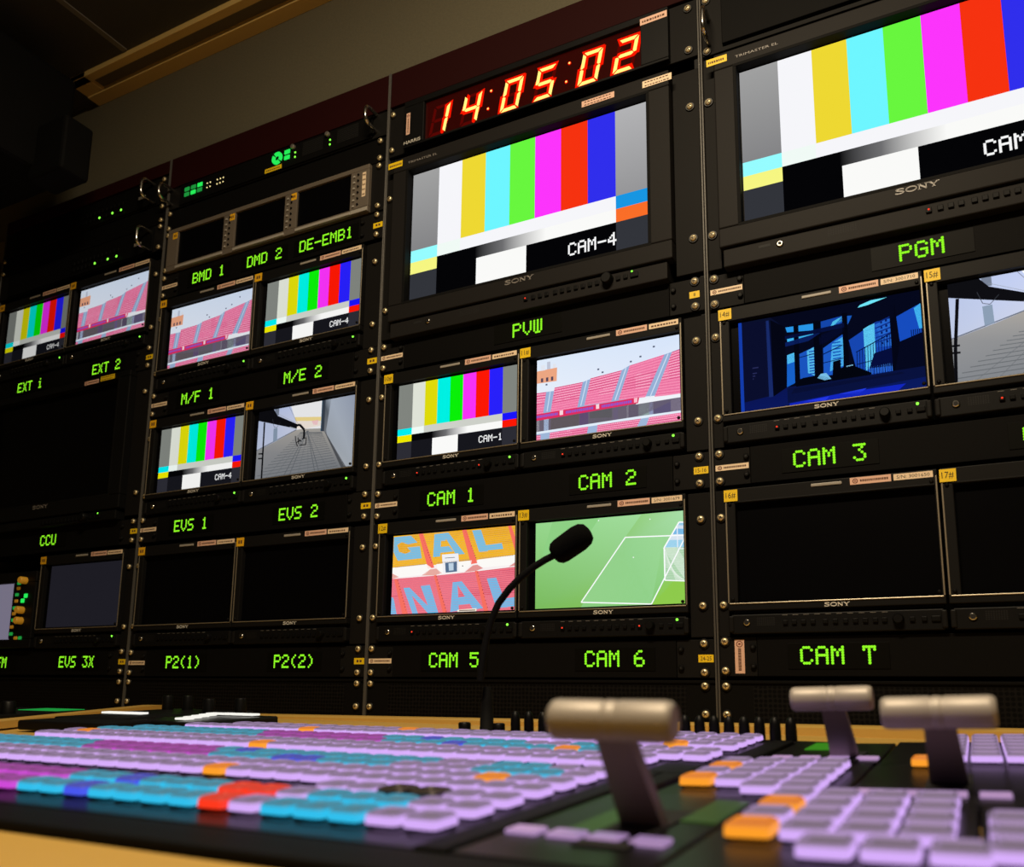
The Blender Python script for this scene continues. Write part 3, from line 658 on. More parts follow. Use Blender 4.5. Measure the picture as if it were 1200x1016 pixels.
def tally(r, zc, names, sticker=None, vert=False, asset=True, place=''):
    x = DIV[r]; z0 = zc-.0236
    nm = ' and '.join(n for n, _ in names)
    t = thing('tally_display', f'black rack tally strip showing {nm} in green dots', 'display', (x, 0, z0), 'green tally strips under the monitors')
    H = .0458
    for a, b in ((.0032,.0455),(.4575,.5024)):
        m = MB(); m.box(a, b, .0012, .0045, .0004, H-.0004, 'ear_black', .0006); part('ear', m, t)
    m = MB(); m.box(.046, .457, .0006, .06, .0004, H-.0004, 'panel_black', .0006); part('body', m, t)
    for n, xx in names:
        wv = max(.105, len(n)*.0165+.02)
        m = MB(); m.box(xx-x-wv/2, xx-x+wv/2, -.0002, .001, .0085, H-.0085, 'window_black', .0002); part('display_window', m, t)
        m = MB(); dots(m, n, xx-x, .0236, -.0006, 'led_green'); part('lit_text', m, t, label=f'green dot-matrix text {n}')
    for z in (.0066, .0405): screw(t, .0095, z, .0012); screw(t, .4908, z, .0012)
    for z in (.012, .034): hexbolt(t, .0415, z, .0012); hexbolt(t, .4630, z, .0012)
    if asset:
        if vert: asset_sticker(t, .0205, .0315, .0035, .0425, .0012, vertical=True)
        else: asset_sticker(t, .0045, .0440, .0195, .0265, .0009, 'sticker_cream')
    if sticker is not None: text_sticker(t, 'number_sticker', sticker, .4835, .5015 if len(sticker) > 1 or not sticker else .4965, .0185, .0275, .0010)
    return t

# ------------------------------------------------------------------ small monitor
def small_monitor(X0, base, label, picture, num, serial, on=True, rec=False, dimoff=None):
    # origin: lower left corner of the control strip, front plane of the picture
    t = thing('video_monitor', label, 'monitor', (X0, 0, base+.0245), 'small rack monitors')
    z = lambda q: q-.0245
    def bez():
        m = MB(); m.frame(0, MW, z(.0515), z(.1972), .012, .2255-.0025, z(.0605), z(.1800), -.0075, .006, 'bezel_small', .0010)
        m.box(.0105, MW-.003, -.0082, -.007, z(.1795), z(.1812), 'bezel_small', .0004); return m
    part('bezel_small', bez, t, key='sm_bezel')
    def hs(): m = MB(); m.box(.003, MW-.003, .0045, .05, z(.028), z(.1950), 'rack_black', .001); return m
    part('housing', hs, t, key='sm_house')
    def tr(): m = MB(); m.box(.002, MW-.002, -.0086, -.0072, z(.0588), z(.0602), 'edge_highlight', .0005); m.box(.0005,.0022,-.0082,-.0072,z(.0605),z(.19),'edge_highlight',.0004); m.box(MW-.0022,MW-.0005,-.0082,-.0072,z(.0605),z(.19),'edge_highlight',.0004); return m  # pale metal strips imitate light caught along the bezel edges
    part('highlight_strip', tr, t, label='thin pale strip standing for light caught on the bezel edge', key='sm_trim')
    if picture:
        def gl(): m = MB(); m.box(.0125, .2225, .0006, .0040, z(.0605), z(.18), 'glass_black'); return m
        part('screen_surround', gl, t, key='sm_glass')
        cv = Canvas(.201, .1145, 1.0); picture(cv)
        part('screen', cv.mb, t, label='lit screen', loc=(.0215, 0.0, z(.0632)))
    else:
        def gl(): m = MB(); m.box(.0125, .2225, .0, .0040, z(.0605), z(.18), 'glass_off'); return m
        part('screen', gl, t, label='dark switched-off screen', key='sm_off')
    def lg(): m = MB(); serif_logo(m, .106, .132, z(.0530), z(.0572), -.0078, 'logo_silver'); return m
    part('logo', lg, t, label='pale raised SONY lettering', key='sm_logo')
    def st():
        m = MB(); m.box(.003, MW-.003, -.0055, .02, z(.0245), z(.0468), 'bezel_dark', .0012)
        for a in (.0, MW-.006): m.box(a, a+.006, -.0072, .01, z(.0262), z(.0455), 'bezel_small', .0016)
        for i in range(5):
            for j in range(9): m.rect(.032+j*.0023, .0332+j*.0023, z(.0338)+i*.002, z(.0348)+i*.002, -.00562, 'deep_black')
        for i in range(10): m.rect(.060+i*.0115, .060+i*.0115+.006, z(.0447), z(.0452), -.0056, 'print_grey')
        return m
    s = part('control_strip', st, t, key='sm_strip')
    part('headphone_jack', jack_mb, s, key='jack', loc=(.0205, -.0055, z(.0375)))
    def bt(): m = MB(); m.box(-.0026, .0026, -.0024, .0, -.0024, .0024, 'button_black', .0006); return m
    for bx in (.0635,.073,.083,.093,.106,.1165,.127,.137,.147,.157,.166,.193,.2045): part('button', bt, s, key='sm_btn', loc=(bx, -.0055, z(.0365)))
    def pb(): m = MB(); m.box(-.0045, .0045, -.0022, .0, -.003, .003, 'button_black', .0008); return m
    part('power_button', pb, s, key='sm_pwr', loc=(.2155, -.0055, z(.0365)))
    def kn(): m = MB(); m.lathe([(.0058,0),(.0054,.006),(.0044,.0075)], 'knob_black', 'y', 18); return m
    part('knob', kn, s, key='sm_knob', loc=(.1795, -.0055, z(.0370)))
    if on:
        led(s, .0635, z(.0367), -.0079, 'led_dot_red', .0010); led(s, .2125, z(.0432), -.0055, 'led_dot_green', .0016)
        if rec: led(s, .166, z(.0367), -.0079, 'led_dot_red', .0010)
    elif on is None: led(s, .2125, z(.0432), -.0055, 'led_dot_green', .0016)
    def tb(): m = MB(); m.box(.098, .131, -.0086, -.0074, z(.1902), z(.1938), 'silver_paint', .0008); return m
    part('tally_lamp', tb, t, label='pale unlit tally bar', key='sm_tally')
    asset_sticker(t, .1395, .1815, z(.1882), z(.1962), -.0075)
    if serial: text_sticker(t, 'serial_sticker', serial, .184, .2225, z(.1886), z(.1956), -.0075, 'sticker_cream', label='cream serial number sticker', pad=(.08,.24))
    else: smudge_sticker(t, 'serial_sticker', .184, .2225, z(.1886), z(.1956), -.0075, rows=1, label='cream serial number sticker')
    text_sticker(t, 'number_sticker', num, -.0005, .0155, z(.1815), z(.1955), -.0088, 'sticker_yellow' if num else 'sticker_orange', label='yellow numbered sticker')
    def cs(): return MB().lathe([(.0022,.0),(.002,.0014),(.001,.0018)], 'button_black', 'y', 8)
    for a, b in ((.006,.1785),(MW-.006,.184),(.006,.0645),(MW-.006,.0645)): part('corner_screw', cs, t, key='sm_cs', loc=(a, -.0075, z(b)))
    return t
def bracket(r, base, what):
    t = thing('monitor_mount', f'black rack mount holding the {what}', 'mount', (DIV[r], 0, base+.02), 'rack mounts of the small monitors')
    fl = OFF[r]+.0536-DIV[r]; fr = OFF[r]+.2825+MW-DIV[r]
    for a, b in ((.0032, (fl if what[:3] != 'EVS' or r != 'A' else .0195)-.0006),(fr+.0006,.5024)):
        m = MB(); m.box(a, b, .0012, .0045, .002 if base < .5 else .0050, .178 if base < .5 else .174, 'ear_black', .0006); part('ear', m, t)
    m = MB(); m.box(.0105, .0117, .0064, .0560, .004, .176, 'rack_black'); m.box(.4850,.4862,.0064,.056,.004,.176,'rack_black'); m.box(.0117,.4850,.0522,.056,.02,.16,'rack_black') if True else None; part('tray', m, t)
    for z in (.1648-.02, .0593-.02): screw(t, .0095, z, .0012); screw(t, .4908, z, .0012)

def pair(r, base, left, right, what):
    bracket(r, base, what)
    for side, d in ((0, left), (1, right)):
        if d: small_monitor(OFF[r]+(.0536, .2825)[side], base, **d)

B1, B2, B3, B4 = 0.0, .2300, .4587, .554
bars1 = lambda n: (lambda cv: pic_bars(cv, n))
def dim(f, g):
    def h(cv): cv.g = g; f(cv)
    return h
pair('C', B2, dict(label='small monitor above CAM 1 showing colour bars', picture=bars1('CAM-1'), num='10#', serial='', rec=True),
     dict(label='small monitor above CAM 2 showing pink stadium seats under a pale sky', picture=pic_stadium, num='11#', serial=''), 'CAM 1 and CAM 2 monitors')
pair('C', B1, dict(label='small monitor above CAM 5 showing yellow and red seats with blue letters', picture=pic_gal, num='12#', serial=''),
     dict(label='small monitor above CAM 6 showing a green football pitch and goal', picture=pic_pitch, num='13#', serial='S/N: 3001679', rec=True), 'CAM 5 and CAM 6 monitors')
pair('D', B2, dict(label='small monitor above CAM 3 showing a dark blue concourse', picture=pic_blue_room, num='14#', serial='S/N: 3001710'),
     dict(label='small monitor cut by the right photo edge showing a bright corridor and jib', picture=lambda cv: pic_corridor(cv, True), num='15#', serial=''), 'CAM 3 monitor')
pair('D', B1, dict(label='switched-off small monitor with a 16# sticker above CAM 7', picture=None, num='16#', serial='S/N: 3001650', on=False),
     dict(label='switched-off small monitor with a 17# sticker at the right photo edge', picture=None, num='17#', serial='', on=False), 'switched-off CAM 7 monitor')
pair('B', B3, dict(label='small monitor above M/F 1 showing pink stadium seats', picture=dim(pic_stadium, .80), num='', serial='', on=None),
     dict(label='small monitor above M/E 2 showing colour bars', picture=dim(bars1('CAM-4'), .95), num='', serial='', on=None), 'M/F 1 and M/E 2 monitors')
pair('B', B2, dict(label='small monitor above EVS 1 showing colour bars', picture=dim(bars1('CAM-4'), .9), num='', serial='', on=None),
     dict(label='small monitor above EVS 2 showing a grey corridor with a camera jib', picture=dim(lambda cv: pic_corridor(cv), .8), num='', serial='', on=None), 'EVS 1 and EVS 2 monitors')
pair('B', B1, dict(label='switched-off small monitor above P2(1)', picture=None, num='', serial='', on=False),
     dict(label='switched-off small monitor above P2(2)', picture=None, num='', serial='', on=False), 'two switched-off P2 monitors')
pair('A', B4, dict(label='dim small monitor above EXT i showing colour bars', picture=dim(bars1('CAM-4'), .55), num='', serial='', on=None),
     dict(label='small monitor above EXT 2 showing pink stadium seats', picture=dim(pic_stadium, .72), num='', serial='', on=None), 'EXT monitors')
def pic_blank(cv): cv.rect(0, 1, 0, 1, (29,28,35))
pair('A', B1, None, dict(label='small monitor above EVS 3X with a blank dark grey screen', picture=pic_blank, num='', serial='', on=None), 'EVS 3X monitor')

tally('C', .2269, [('CAM 1', .1707), ('CAM 2', .4050)], '15-16')
tally('C', -.0025, [('CAM 5', .1815), ('CAM 6', .4130)], '24-25')
tally('C', .4585, [('PVW', .2885)], '8')
tally('D', .2269, [('CAM 3', .6745), ('CAM 4', .9040)])
tally('D', -.0005, [('CAM 7', .6725)], vert=True)
tally('D', .4560, [('PGM', .7840)])
tally('B', .6872, [('BMD 1', -.3470), ('DMD 2', -.2155), ('DE-EMB1', -.0823)], '')
tally('B', .4585, [('M/F 1', -.3500), ('M/E 2', -.1150)], '')
tally('B', .2290, [('EVS 1', -.3420), ('EVS 2', -.1080)], '')
tally('B', -.0025, [('P2(1)', -.3350), ('P2(2)', -.1000)], '')
tally('A', .5560, [('EXT i', -.8290), ('EXT 2', -.6000)], '', asset=False)
tally('A', .2295, [('CCU', -.7180)], '', asset=False)
tally('A', -.0005, [('WFM', -.8260), ('EVS 3X', -.6020)], '', asset=False)
for r in 'ABCD': vent(r)

# ------------------------------------------------------------------ big monitors
def big_monitor(X, dz, r, label, on, cut=0.0, sb=.4815):
    # X: shift from the preview monitor, dz: height shift
    FL = .0578
    t = thing('broadcast_monitor', label, 'monitor', (FL+X, 0, .4765+dz), 'large rack monitors')
    z = lambda q: q-.4765; x = lambda q: q-FL
    m = MB(); m.frame(0, x(.5010), z(.5080), z(.7800-cut), x(.0835), x(.4720), z(.5335), z(.7570), -.0140, .006, 'bezel' if on else 'bezel_dark', .0016); part('bezel', m, t)
    m = MB(); m.frame(x(.0820), x(.4735), z(.5320), z(.7585), x(.0862), x(.4692), z(.5362), z(.7545), -.0142, .0003, 'rubber_black', .0004); part('screen_lip', m, t, label='matt black lip around the screen')
    m = MB(); m.box(.006, x(.470), .0065, .12, z(sb+.002), z(.7770-cut), 'rack_black', .001); part('housing', m, t)
    m = MB(); m.box(x(.0830), x(.4725), .0004, .0036, z(.5330), z(.7575), 'glass_black' if on else 'glass_off'); g = part('screen_surround' if on else 'screen', m, t)
    if on:
        cv = Canvas(.3805, .2155, 1.0); pic_bars(cv, 'CAM-4', True)
        part('screen', cv.mb, t, label='lit screen with colour bars and CAM-4', loc=(x(.0875), 0, z(.5375)))
    m = MB(); serif_logo(m, x(.2590), x(.3035), z(.5255 if not on else .5235), z(.5318 if not on else .5298), -.0146, 'logo_dim'); part('logo', m, t, label='dull silver SONY lettering')
    if on:
        m = MB(); text(m, 'TRIMASTER EL', x(.0858), x(.1390), z(.7655), z(.7690), -.0146, 'logo_dim'); part('model_lettering', m, t, label='small silver TRIMASTER EL lettering')
        smudge_sticker(t, 'name_sticker', x(.0489), x(.0753), z(.7655), z(.7755), -.0143, 'sticker_yellow', 1, 'yellow sticker')
    m = MB(); m.box(x(.0620), x(.4935), -.012, .02, z(sb), z(.5050), 'bezel' if on else 'bezel_dark', .0014); m.flat([(x(.105),z(.4965)),(x(.119),z(.4965)),(x(.119),z(.5)),(x(.105),z(.5))],-.0122,'deep_black')
    for i in range(4):
        for j in range(12): m.rect(x(.185)+j*.0027, x(.1863)+j*.0027, z(.493)+i*.0022, z(.4942)+i*.0022, -.01215, 'deep_black')
    s = part('control_strip', m, t)
    part('headphone_jack', jack_mb, s, key='jack', loc=(x(.1303), -.012, z(.4965)))
    def bt(): m = MB(); m.box(-.003, .003, -.0024, .0, -.003, .003, 'button_black', .0006); return m
    for bx in (.2915,.3031,.3135,.3237,.3365,.3467,.3569,.3671,.3773,.3875,.3977,.4273,.4375): part('button', bt, s, key='bm_btn', loc=(x(bx), -.012, z(.4965)))
    def pb(): m = MB(); m.box(-.0055, .0055, -.0024, .0, -.0035, .0035, 'button_black', .0008); return m
    part('power_button', pb, s, key='bm_pwr', loc=(x(.4495), -.012, z(.4965)))
    def kn(): m = MB(); m.lathe([(.0080,0),(.0076,.008),(.0062,.010)], 'knob_black', 'y', 20); return m
    part('knob', kn, s, key='bm_knob', loc=(x(.4130), -.012, z(.4975)))
    if on: led(s, x(.2915), z(.4968), -.0144, 'led_dot_red', .0010)
    led(s, x(.4461), z(.5023), -.012, 'led_dot_green', .0012)
    ex = DIV[r]-(FL+X)
    for a, b in ((ex+.0032, -.0006), (x(.5010)+.0006, ex+.5024)):
        m = MB(); m.box(a, b, .0008, .0045, z(sb+.006), z(.7795-cut), 'ear_black', .0008); part('ear', m, t)
    for zz in (.535, .7245): screw(t, ex+.0095, z(zz), .0008); screw(t, ex+.4908, z(zz), .0008)
    return t
t = big_monitor(0, 0, 'C', 'large monitor above PVW showing colour bars with CAM-4', True)
smudge_sticker(t, 'asset_sticker', .3190, .3670, .2880, .2970, -.0143, 'sticker_pink', 2, 'cream inventory sticker'); smudge_sticker(t, 'asset_sticker', .4072, .4475, .2870, .2970, -.0143, 'sticker_cream', 2, 'cream inventory sticker')
big_monitor(.5030, -.002, 'D', 'large monitor above PGM showing colour bars, cut by the right photo edge', True)
t = big_monitor(-1.0140, -.236, 'A', 'large switched-off black monitor above the CCU tally', False, .0125, .4885)
asset_sticker(t, .318, .358, .2790, .2865, -.0146); smudge_sticker(t, 'serial_sticker', .363, .402, .2800, .2895, -.0146, 'sticker_yellow', 2)

# ------------------------------------------------------------------ studio clock
X0 = DIV['C']
t = thing('digital_clock', 'black rack clock with red digits reading 14:05:02', 'clock', (X0, 0, .7985))
x = lambda q: q-X0; z = lambda q: q-.7985
m = MB(); m.box(.0032, .5024, .0012, .0045, .0004, z(.8845), 'ear_black', .0006); part('faceplate', m, t)
m = MB(); m.frame(x(.0705), x(.5000), z(.8005), z(.8820), x(.1080), x(.4610), z(.8045), z(.8720), -.008, .03, 'bezel_dark', .001); part('case', m, t)
m = MB(); m.box(x(.1080), x(.4610), -.002, .01, z(.8045), z(.8720), 'clock_window'); part('window', m, t, label='dark red clock glass')
H, Wd, SL = .0500, .0300, .0100
def seg7(cell_x, lit, mbs):
    th = .0052
    def P(a, b): return (cell_x+a*Wd+b*SL, z(.8090)+b*H)
    e = .06; hh = th/H; ww = th/Wd
    segs = {'a':[(e,1),(1-e,1),(1-e-ww*.9,1-hh),(e+ww*.9,1-hh)],'d':[(e,0),(e+ww*.9,hh),(1-e-ww*.9,hh),(1-e,0)],
            'b':[(1,1-.03),(1,.5+.02),(1-ww*.55,.5+.01),(1-ww,.5+.05),(1-ww,1-hh-.02)],'c':[(1,.03),(1-ww,hh+.02),(1-ww,.5-.05),(1-ww*.55,.5-.01),(1,.5-.02)],
            'f':[(0,1-.03),(ww,1-hh-.02),(ww,.5+.05),(ww*.45,.5+.01),(0,.5+.02)],'e':[(0,.03),(0,.5-.02),(ww*.45,.5-.01),(ww,.5-.05),(ww,hh+.02)],
            'g':[(ww*.7,.5),(ww*1.3,.5+hh/2),(1-ww*1.3,.5+hh/2),(1-ww*.7,.5),(1-ww*1.3,.5-hh/2),(ww*1.3,.5-hh/2)]}
    for k, pl in segs.items():
        pts = [P(*q) for q in pl]
        if sum(pts[i-1][0]*pts[i][1]-pts[i][0]*pts[i-1][1] for i in range(len(pts))) < 0: pts = pts[::-1]
        if k in lit:
            mbs.flat(pts, -.0028, 'digit_core')
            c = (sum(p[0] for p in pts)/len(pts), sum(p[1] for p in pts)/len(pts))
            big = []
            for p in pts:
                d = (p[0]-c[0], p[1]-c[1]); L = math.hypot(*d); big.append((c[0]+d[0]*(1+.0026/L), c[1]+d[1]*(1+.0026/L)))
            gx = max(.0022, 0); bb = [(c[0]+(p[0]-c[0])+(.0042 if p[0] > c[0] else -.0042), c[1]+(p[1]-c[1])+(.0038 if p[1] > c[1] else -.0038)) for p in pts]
            mbs.flat(bb, -.0024, 'digit_halo')  # glow around a lit segment, drawn as a larger emissive shape
        else: mbs.flat(pts, -.0022, 'digit_off')
DG = {'0':'abcdef','1':'bc','2':'abged','4':'fgbc','5':'afgcd'}
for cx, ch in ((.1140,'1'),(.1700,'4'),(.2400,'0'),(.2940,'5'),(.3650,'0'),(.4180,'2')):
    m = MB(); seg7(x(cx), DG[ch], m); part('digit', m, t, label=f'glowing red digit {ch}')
for cx in (.2200, .3480):
    for zz, sx in ((.8235, .0), (.8520, .005)):
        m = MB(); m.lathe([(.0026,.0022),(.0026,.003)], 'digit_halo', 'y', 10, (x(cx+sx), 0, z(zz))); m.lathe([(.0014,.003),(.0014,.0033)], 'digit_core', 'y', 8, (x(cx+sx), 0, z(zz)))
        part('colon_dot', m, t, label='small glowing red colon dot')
asset_sticker(t, x(.0756), x(.0823), z(.8225), z(.8600), -.008, vertical=True)
m = MB(); text(m, 'HARRIS', x(.0720), x(.1030), z(.8060), z(.8115), -.0083, 'logo_silver'); part('logo', m, t, label='small silver HARRIS lettering')
smudge_sticker(t, 'asset_sticker', x(.4610), x(.4990), z(.8660), z(.8760), -.0081, 'sticker_pink', 1)
for zz in (.8735, .8100): screw(t, .4908, z(zz), .0012); screw(t, .0095, z(zz), .0012)

# ------------------------------------------------------------------ blank panels
def blank(r, z0, z1, label):
    t = thing('blank_panel', label, 'panel', (DIV[r], 0, z0), 'blank rack panels')
    m = MB(); m.box(.0032, .5024, .0015, .0045, .0004, z1-z0-.0004, 'panel_black', .0006); part('plate', m, t)
    for zz in (.006, z1-z0-.006): screw(t, .0095, zz, .0015); screw(t, .4908, zz, .0015)
blank('B', .7985, .8410, 'plain black blank panel above the row of three tiny screens')
blank('A', .8235, .8640, 'plain black blank panel between the two router panels of the leftmost rack')
# top right unit with a handle
t = thing('rack_unit', 'plain black rack unit with a metal handle above the PGM monitor', 'rack unit', (DIV['D'], 0, .7920))
m = MB(); m.box(.0032, .5024, .0012, .0045, .0004, .0905, 'ear_black', .0006); part('faceplate', m, t)
m = MB(); m.box(.030, .470, -.004, .05, .008, .084, 'panel_black', .001); part('front_cover', m, t)
handle(t, .0085+.004, .016, .054, .0012)
for zz in (.0060, -.0065+.019): pass
for zz in (.0065, .083): screw(t, .0095, zz, .0012); screw(t, .4908, zz, .0012)

# ------------------------------------------------------------------ green router panel
X0 = DIV['B']; Z0 = .8440; x = lambda q: q-X0; z = lambda q: q-Z0
t = thing('router_panel', 'black router control panel with glowing green keys and two metal handles', 'control panel', (X0, 0, Z0))
m = MB(); m.box(.0032, .5024, .0012, .0045, .0004, .0425, 'ear_black', .0006); m.box(.034, .474, -.002, .03, .002, .0415, 'panel_black', .0008)
for a, b in ((-.142,-.098),(-.068,-.024)):
    for i in range(9): m.box(x(a), x(b), -.0024, -.0018, z(.857)+i*.0028, z(.8584)+i*.0028, 'deep_black')
part('faceplate', m, t)
handle(t, x(-.4610), z(.8555), z(.8855), .0012); handle(t, x(.0105), z(.8555), z(.8855), .0012)
def rk(w, h, mt):
    def f(): m = MB(); m.box(-w/2, w/2, -.0022, 0, -h/2, h/2, mt, .0012); return m
    return f
for i in range(3):
    for j in range(2):
        lit = (i, j) in ((1,0),(2,1)); part('key', rk(.0125,.0078,'key_green' if lit else 'key_green_dim'), t, key='rk'+str(lit), loc=(x(-.4175+i*.0165), -.002, z(.8622+j*.0105)), label=None)
for g in range(5):
    for j in range(2): led(t, x(-.3665+g*.0075+(.010 if g > 1 else 0)), z(.862+j*.0085), -.002, 'led_dot_yellow', .0013)
for k in range(4):
    def pad(k=k):
        m = MB(); pts = []
        a0 = PI/2*k+PI/4+.14; a1 = a0+PI/2-.28
        for i in range(7): a = a0+(a1-a0)*i/6; pts.append((.0115*math.cos(a), .0115*math.sin(a)))
        for i in range(7): a = a1-(a1-a0)*i/6; pts.append((.0045*math.cos(a), .0045*math.sin(a)))
        m.prism(pts, -.0022, 0, 'key_green', 'xz'); return m
    part('arrow_key', pad, t, loc=(x(-.1985), -.002, z(.8690)))
for zz in (.8638, .8745): part('key', rk(.012,.0085,'key_green'), t, key='rkTrue', loc=(x(-.1760), -.002, z(zz)))
for xx in (-.1585,-.083):
    for zz in (.8600,.8685): led(t, x(xx), z(zz), -.002, 'led_dot_green', .0016)
for xx in (-.1630,-.0880): part('thumb_screw', lambda: MB().lathe([(.0042,0),(.0042,.004),(.0034,.005)], 'silver', 'y', 14), t, key='thumb', loc=(x(xx), -.002, z(.8795)))
smudge_sticker(t, 'asset_sticker', x(-.2261), x(-.1879), z(.8475), z(.8555), -.0021, 'sticker_yellow', 1)
# dim router panels of the left rack
for Z0, lab in ((.8660, 'upper dim router panel with three green lights in the leftmost rack'), (.7680, 'lower dim router panel with three green lights, just above the EXT monitors')):
    X0 = DIV['A']; x = lambda q: q-X0
    t = thing('router_panel', lab, 'control panel', (X0, 0, Z0), 'dim router panels in the left rack')
    m = MB(); m.box(.0032, .5024, .0012, .0045, .0004, .0540, 'ear_black', .0006); m.box(.034, .474, -.002, .03, .002, .0520, 'panel_black', .0008); part('faceplate', m, t)
    handle(t, x(-.5110), .006, .044, .0012)
    for i in range(12):
        for j in range(2): part('key', rk(.009,.008,'button_black'), t, key='rkd', loc=(x(-.728+i*.0118), -.002, .014+j*.0135))
    for xx in (-.660,-.622,-.597): led(t, x(xx), .0125, -.0044, 'led_dot_green', .0024)
    m = MB(); m.rect(x(-.552), x(-.532), .022, .028, -.0021, 'silver_paint'); part('name_plate', m, t)
    for zz in (.006,.048): screw(t, .4908, zz, .0012)

# ------------------------------------------------------------------ three small screens in one unit
X0 = DIV['B']; Z0 = .7120; x = lambda q: q-X0; z = lambda q: q-Z0
t = thing('triple_monitor', 'grey rack unit with three tiny switched-off screens in a row', 'monitor', (X0, 0, Z0))
m = MB(); m.box(.0032, .5024, .0012, .0045, .0004, z(.7975), 'ear_black', .0006); part('faceplate', m, t)
m = MB(); sx = ((-.4278,-.3130),(-.2855,-.1712),(-.1444,-.0315))
zb, zt_ = z(.7225), z(.7880)
m.box(x(-.4540), x(.0050), -.006, .03, z(.7125), zb, 'panel_grey', .0008); m.box(x(-.4540), x(.0050), -.006, .03, zt_, z(.7960), 'panel_grey', .0008)
edges = [-.4540]+[v for a in sx for v in a]+[.0050]
for i in range(0, 8, 2): m.box(x(edges[i]), x(edges[i+1]), -.006, .03, zb, zt_, 'panel_grey', .0006)
part('front_panel', m, t, label='brownish grey front panel')
for a, b in sx:
    m = MB(); m.box(x(a)-.001, x(b)+.001, -.002, .006, zb-.001, zt_+.001, 'glass_off'); part('screen', m, t, label='tiny dark screen')
    m = MB(); m.box(x(a), x(b)+.002, -.0078, -.0058, z(.7140), z(.7190), 'silver_paint', .0006); part('label_strip', m, t, label='pale strip under the screen')
    text_sticker(t, 'number_sticker', '', x(a)-.0125, x(a)-.0010, z(.7745), z(.7870), -.0061, 'sticker_orange')
    for i in range(6):
        part('button', lambda: MB().box(-.002,.002,-.002,0,-.0016,.0016,'silver_paint',.0004), t, key='tri_btn', loc=(x(b)+.0075, -.006, z(.7270)+i*.0105))
        part('button', lambda: MB().lathe([(.0017,0),(.0017,.002)],'button_black','y',8), t, key='tri_btn2', loc=(x(b)+.0155, -.006, z(.7290)+i*.0105))
smudge_sticker(t, 'asset_sticker', x(-.0080), x(-.0010), z(.7400), z(.7830), -.0061, 'sticker_cream', 5)
m = MB(); m.box(x(-.0290), x(.0040), -.0076, -.0058, z(.7135), z(.7200), 'silver_paint', .0006); part('label_strip', m, t, label='pale strip at the right end')
for zz in (.7200,.7905): screw(t, .4908, z(zz), .0012); screw(t, .0095, z(zz), .0012)

# ------------------------------------------------------------------ waveform monitor
X0 = -.955; Z0 = .0250; x = lambda q: q-X0; z = lambda q: q-Z0
t = thing('waveform_monitor', 'grey waveform monitor with amber knobs at the left photo edge', 'monitor', (X0, 0, Z0))
m = MB(); m.frame(0, x(-.7240), z(.0255), z(.1700), .012, x(-.7900), z(.0420), z(.1490), -.012, .05, 'bezel_dark', .002); part('case', m, t)
m = MB(); m.box(.010, x(-.7880), -.006, .02, z(.040), z(.151), 'scope_screen'); part('screen', m, t, label='pale lavender lit screen')
for zz in (.152,.096,.076): part('knob', lambda: MB().lathe([(.0068,0),(.0066,.012),(.0052,.014)], 'amber_knob', 'y', 16), t, key='wf_knob', loc=(x(-.7540), -.012, z(zz)), label='amber lit knob')
for i, (xx, zz) in enumerate(((-.748,.123),(-.756,.114))): part('key', rk(.010,.008,'key_green'), t, key='wfg', loc=(x(xx), -.012, z(zz)), label='bright green lit key')
for i, (xx, zz) in enumerate(((-.772,.148),(-.772,.138),(-.775,.126),(-.775,.114),(-.778,.101),(-.778,.090),(-.778,.078),(-.780,.065),(-.780,.052),(-.765,.044),(-.752,.044))): part('key', rk(.010,.006,'key_green_dim' if i % 2 == 0 else 'amber_knob'), t, key='wfd'+str(i%2), loc=(x(xx), -.012, z(zz)))

# ------------------------------------------------------------------ loudspeaker at top left
t = thing('loudspeaker', 'black loudspeaker hanging at the top left under the ceiling', 'speaker', (-.80, -.15, .87))
m = MB(); m.box(-.26, .152, -.13, .06, .028, .250, 'rubber_black', .010); part('cabinet', m, t)
m = MB(); m.box(-.25, .142, -.137, -.128, .04, .24, 'foam_black', .004); part('grille', m, t)
m = MB(); m.box(-.10, .0, -.06, .02, .246, CEIL-.87-.001, 'rubber_black', .004); part('ceiling_bracket', m, t)
m = MB(); m.box(.135, .232, -.01, .05, .004, .112, 'rubber_black', .006); part('side_box', m, t, label='small black box on its lower right')

# ------------------------------------------------------------------ desk and sloped console surface
TL = math.radians(3.0); HP = .062
def frame_loc(X, T, h=0.0): # point of the sloped console plane
    return (X, CY+T*math.cos(TL)+(HP-h)*math.sin(TL), CZ+T*math.sin(TL)-(HP-h)*math.cos(TL))
def yz(T, h): p = frame_loc(0, T, h); return (p[1], p[2])
t = thing('control_desk', 'long beige control desk sloping up towards the racks', 'desk', (0, -.5, FLOOR))
o = lambda q: (q[0]+.5, q[1]-FLOOR)
prof = [o(yz(.268,-.0062)), o(yz(.875,-.0062)), (.4980, -.0838-FLOOR), (.4980, -.125-FLOOR), o((-.79, -.125))]
m = MB(); m.prism([prof[0], prof[1], prof[2], prof[3], prof[4]], -1.30, 1.45, 'desk_beige'); part('sloped_top', m, t)
m = MB(); m.box(-1.30, 1.45, -.55, -.3215, -.160-FLOOR, -.1172-FLOOR, 'desk_beige', .002); part('front_ledge', m, t, label='flat beige ledge in front of the black fascia')
m = MB(); m.box(-1.28, 1.43, -.50, .485, 0, -.1605-FLOOR, 'console_matte', .004); part('base_cabinet', m, t)
m = MB(); zl = lambda xx, b: -.0803+.0073*(xx-.05)-b-FLOOR
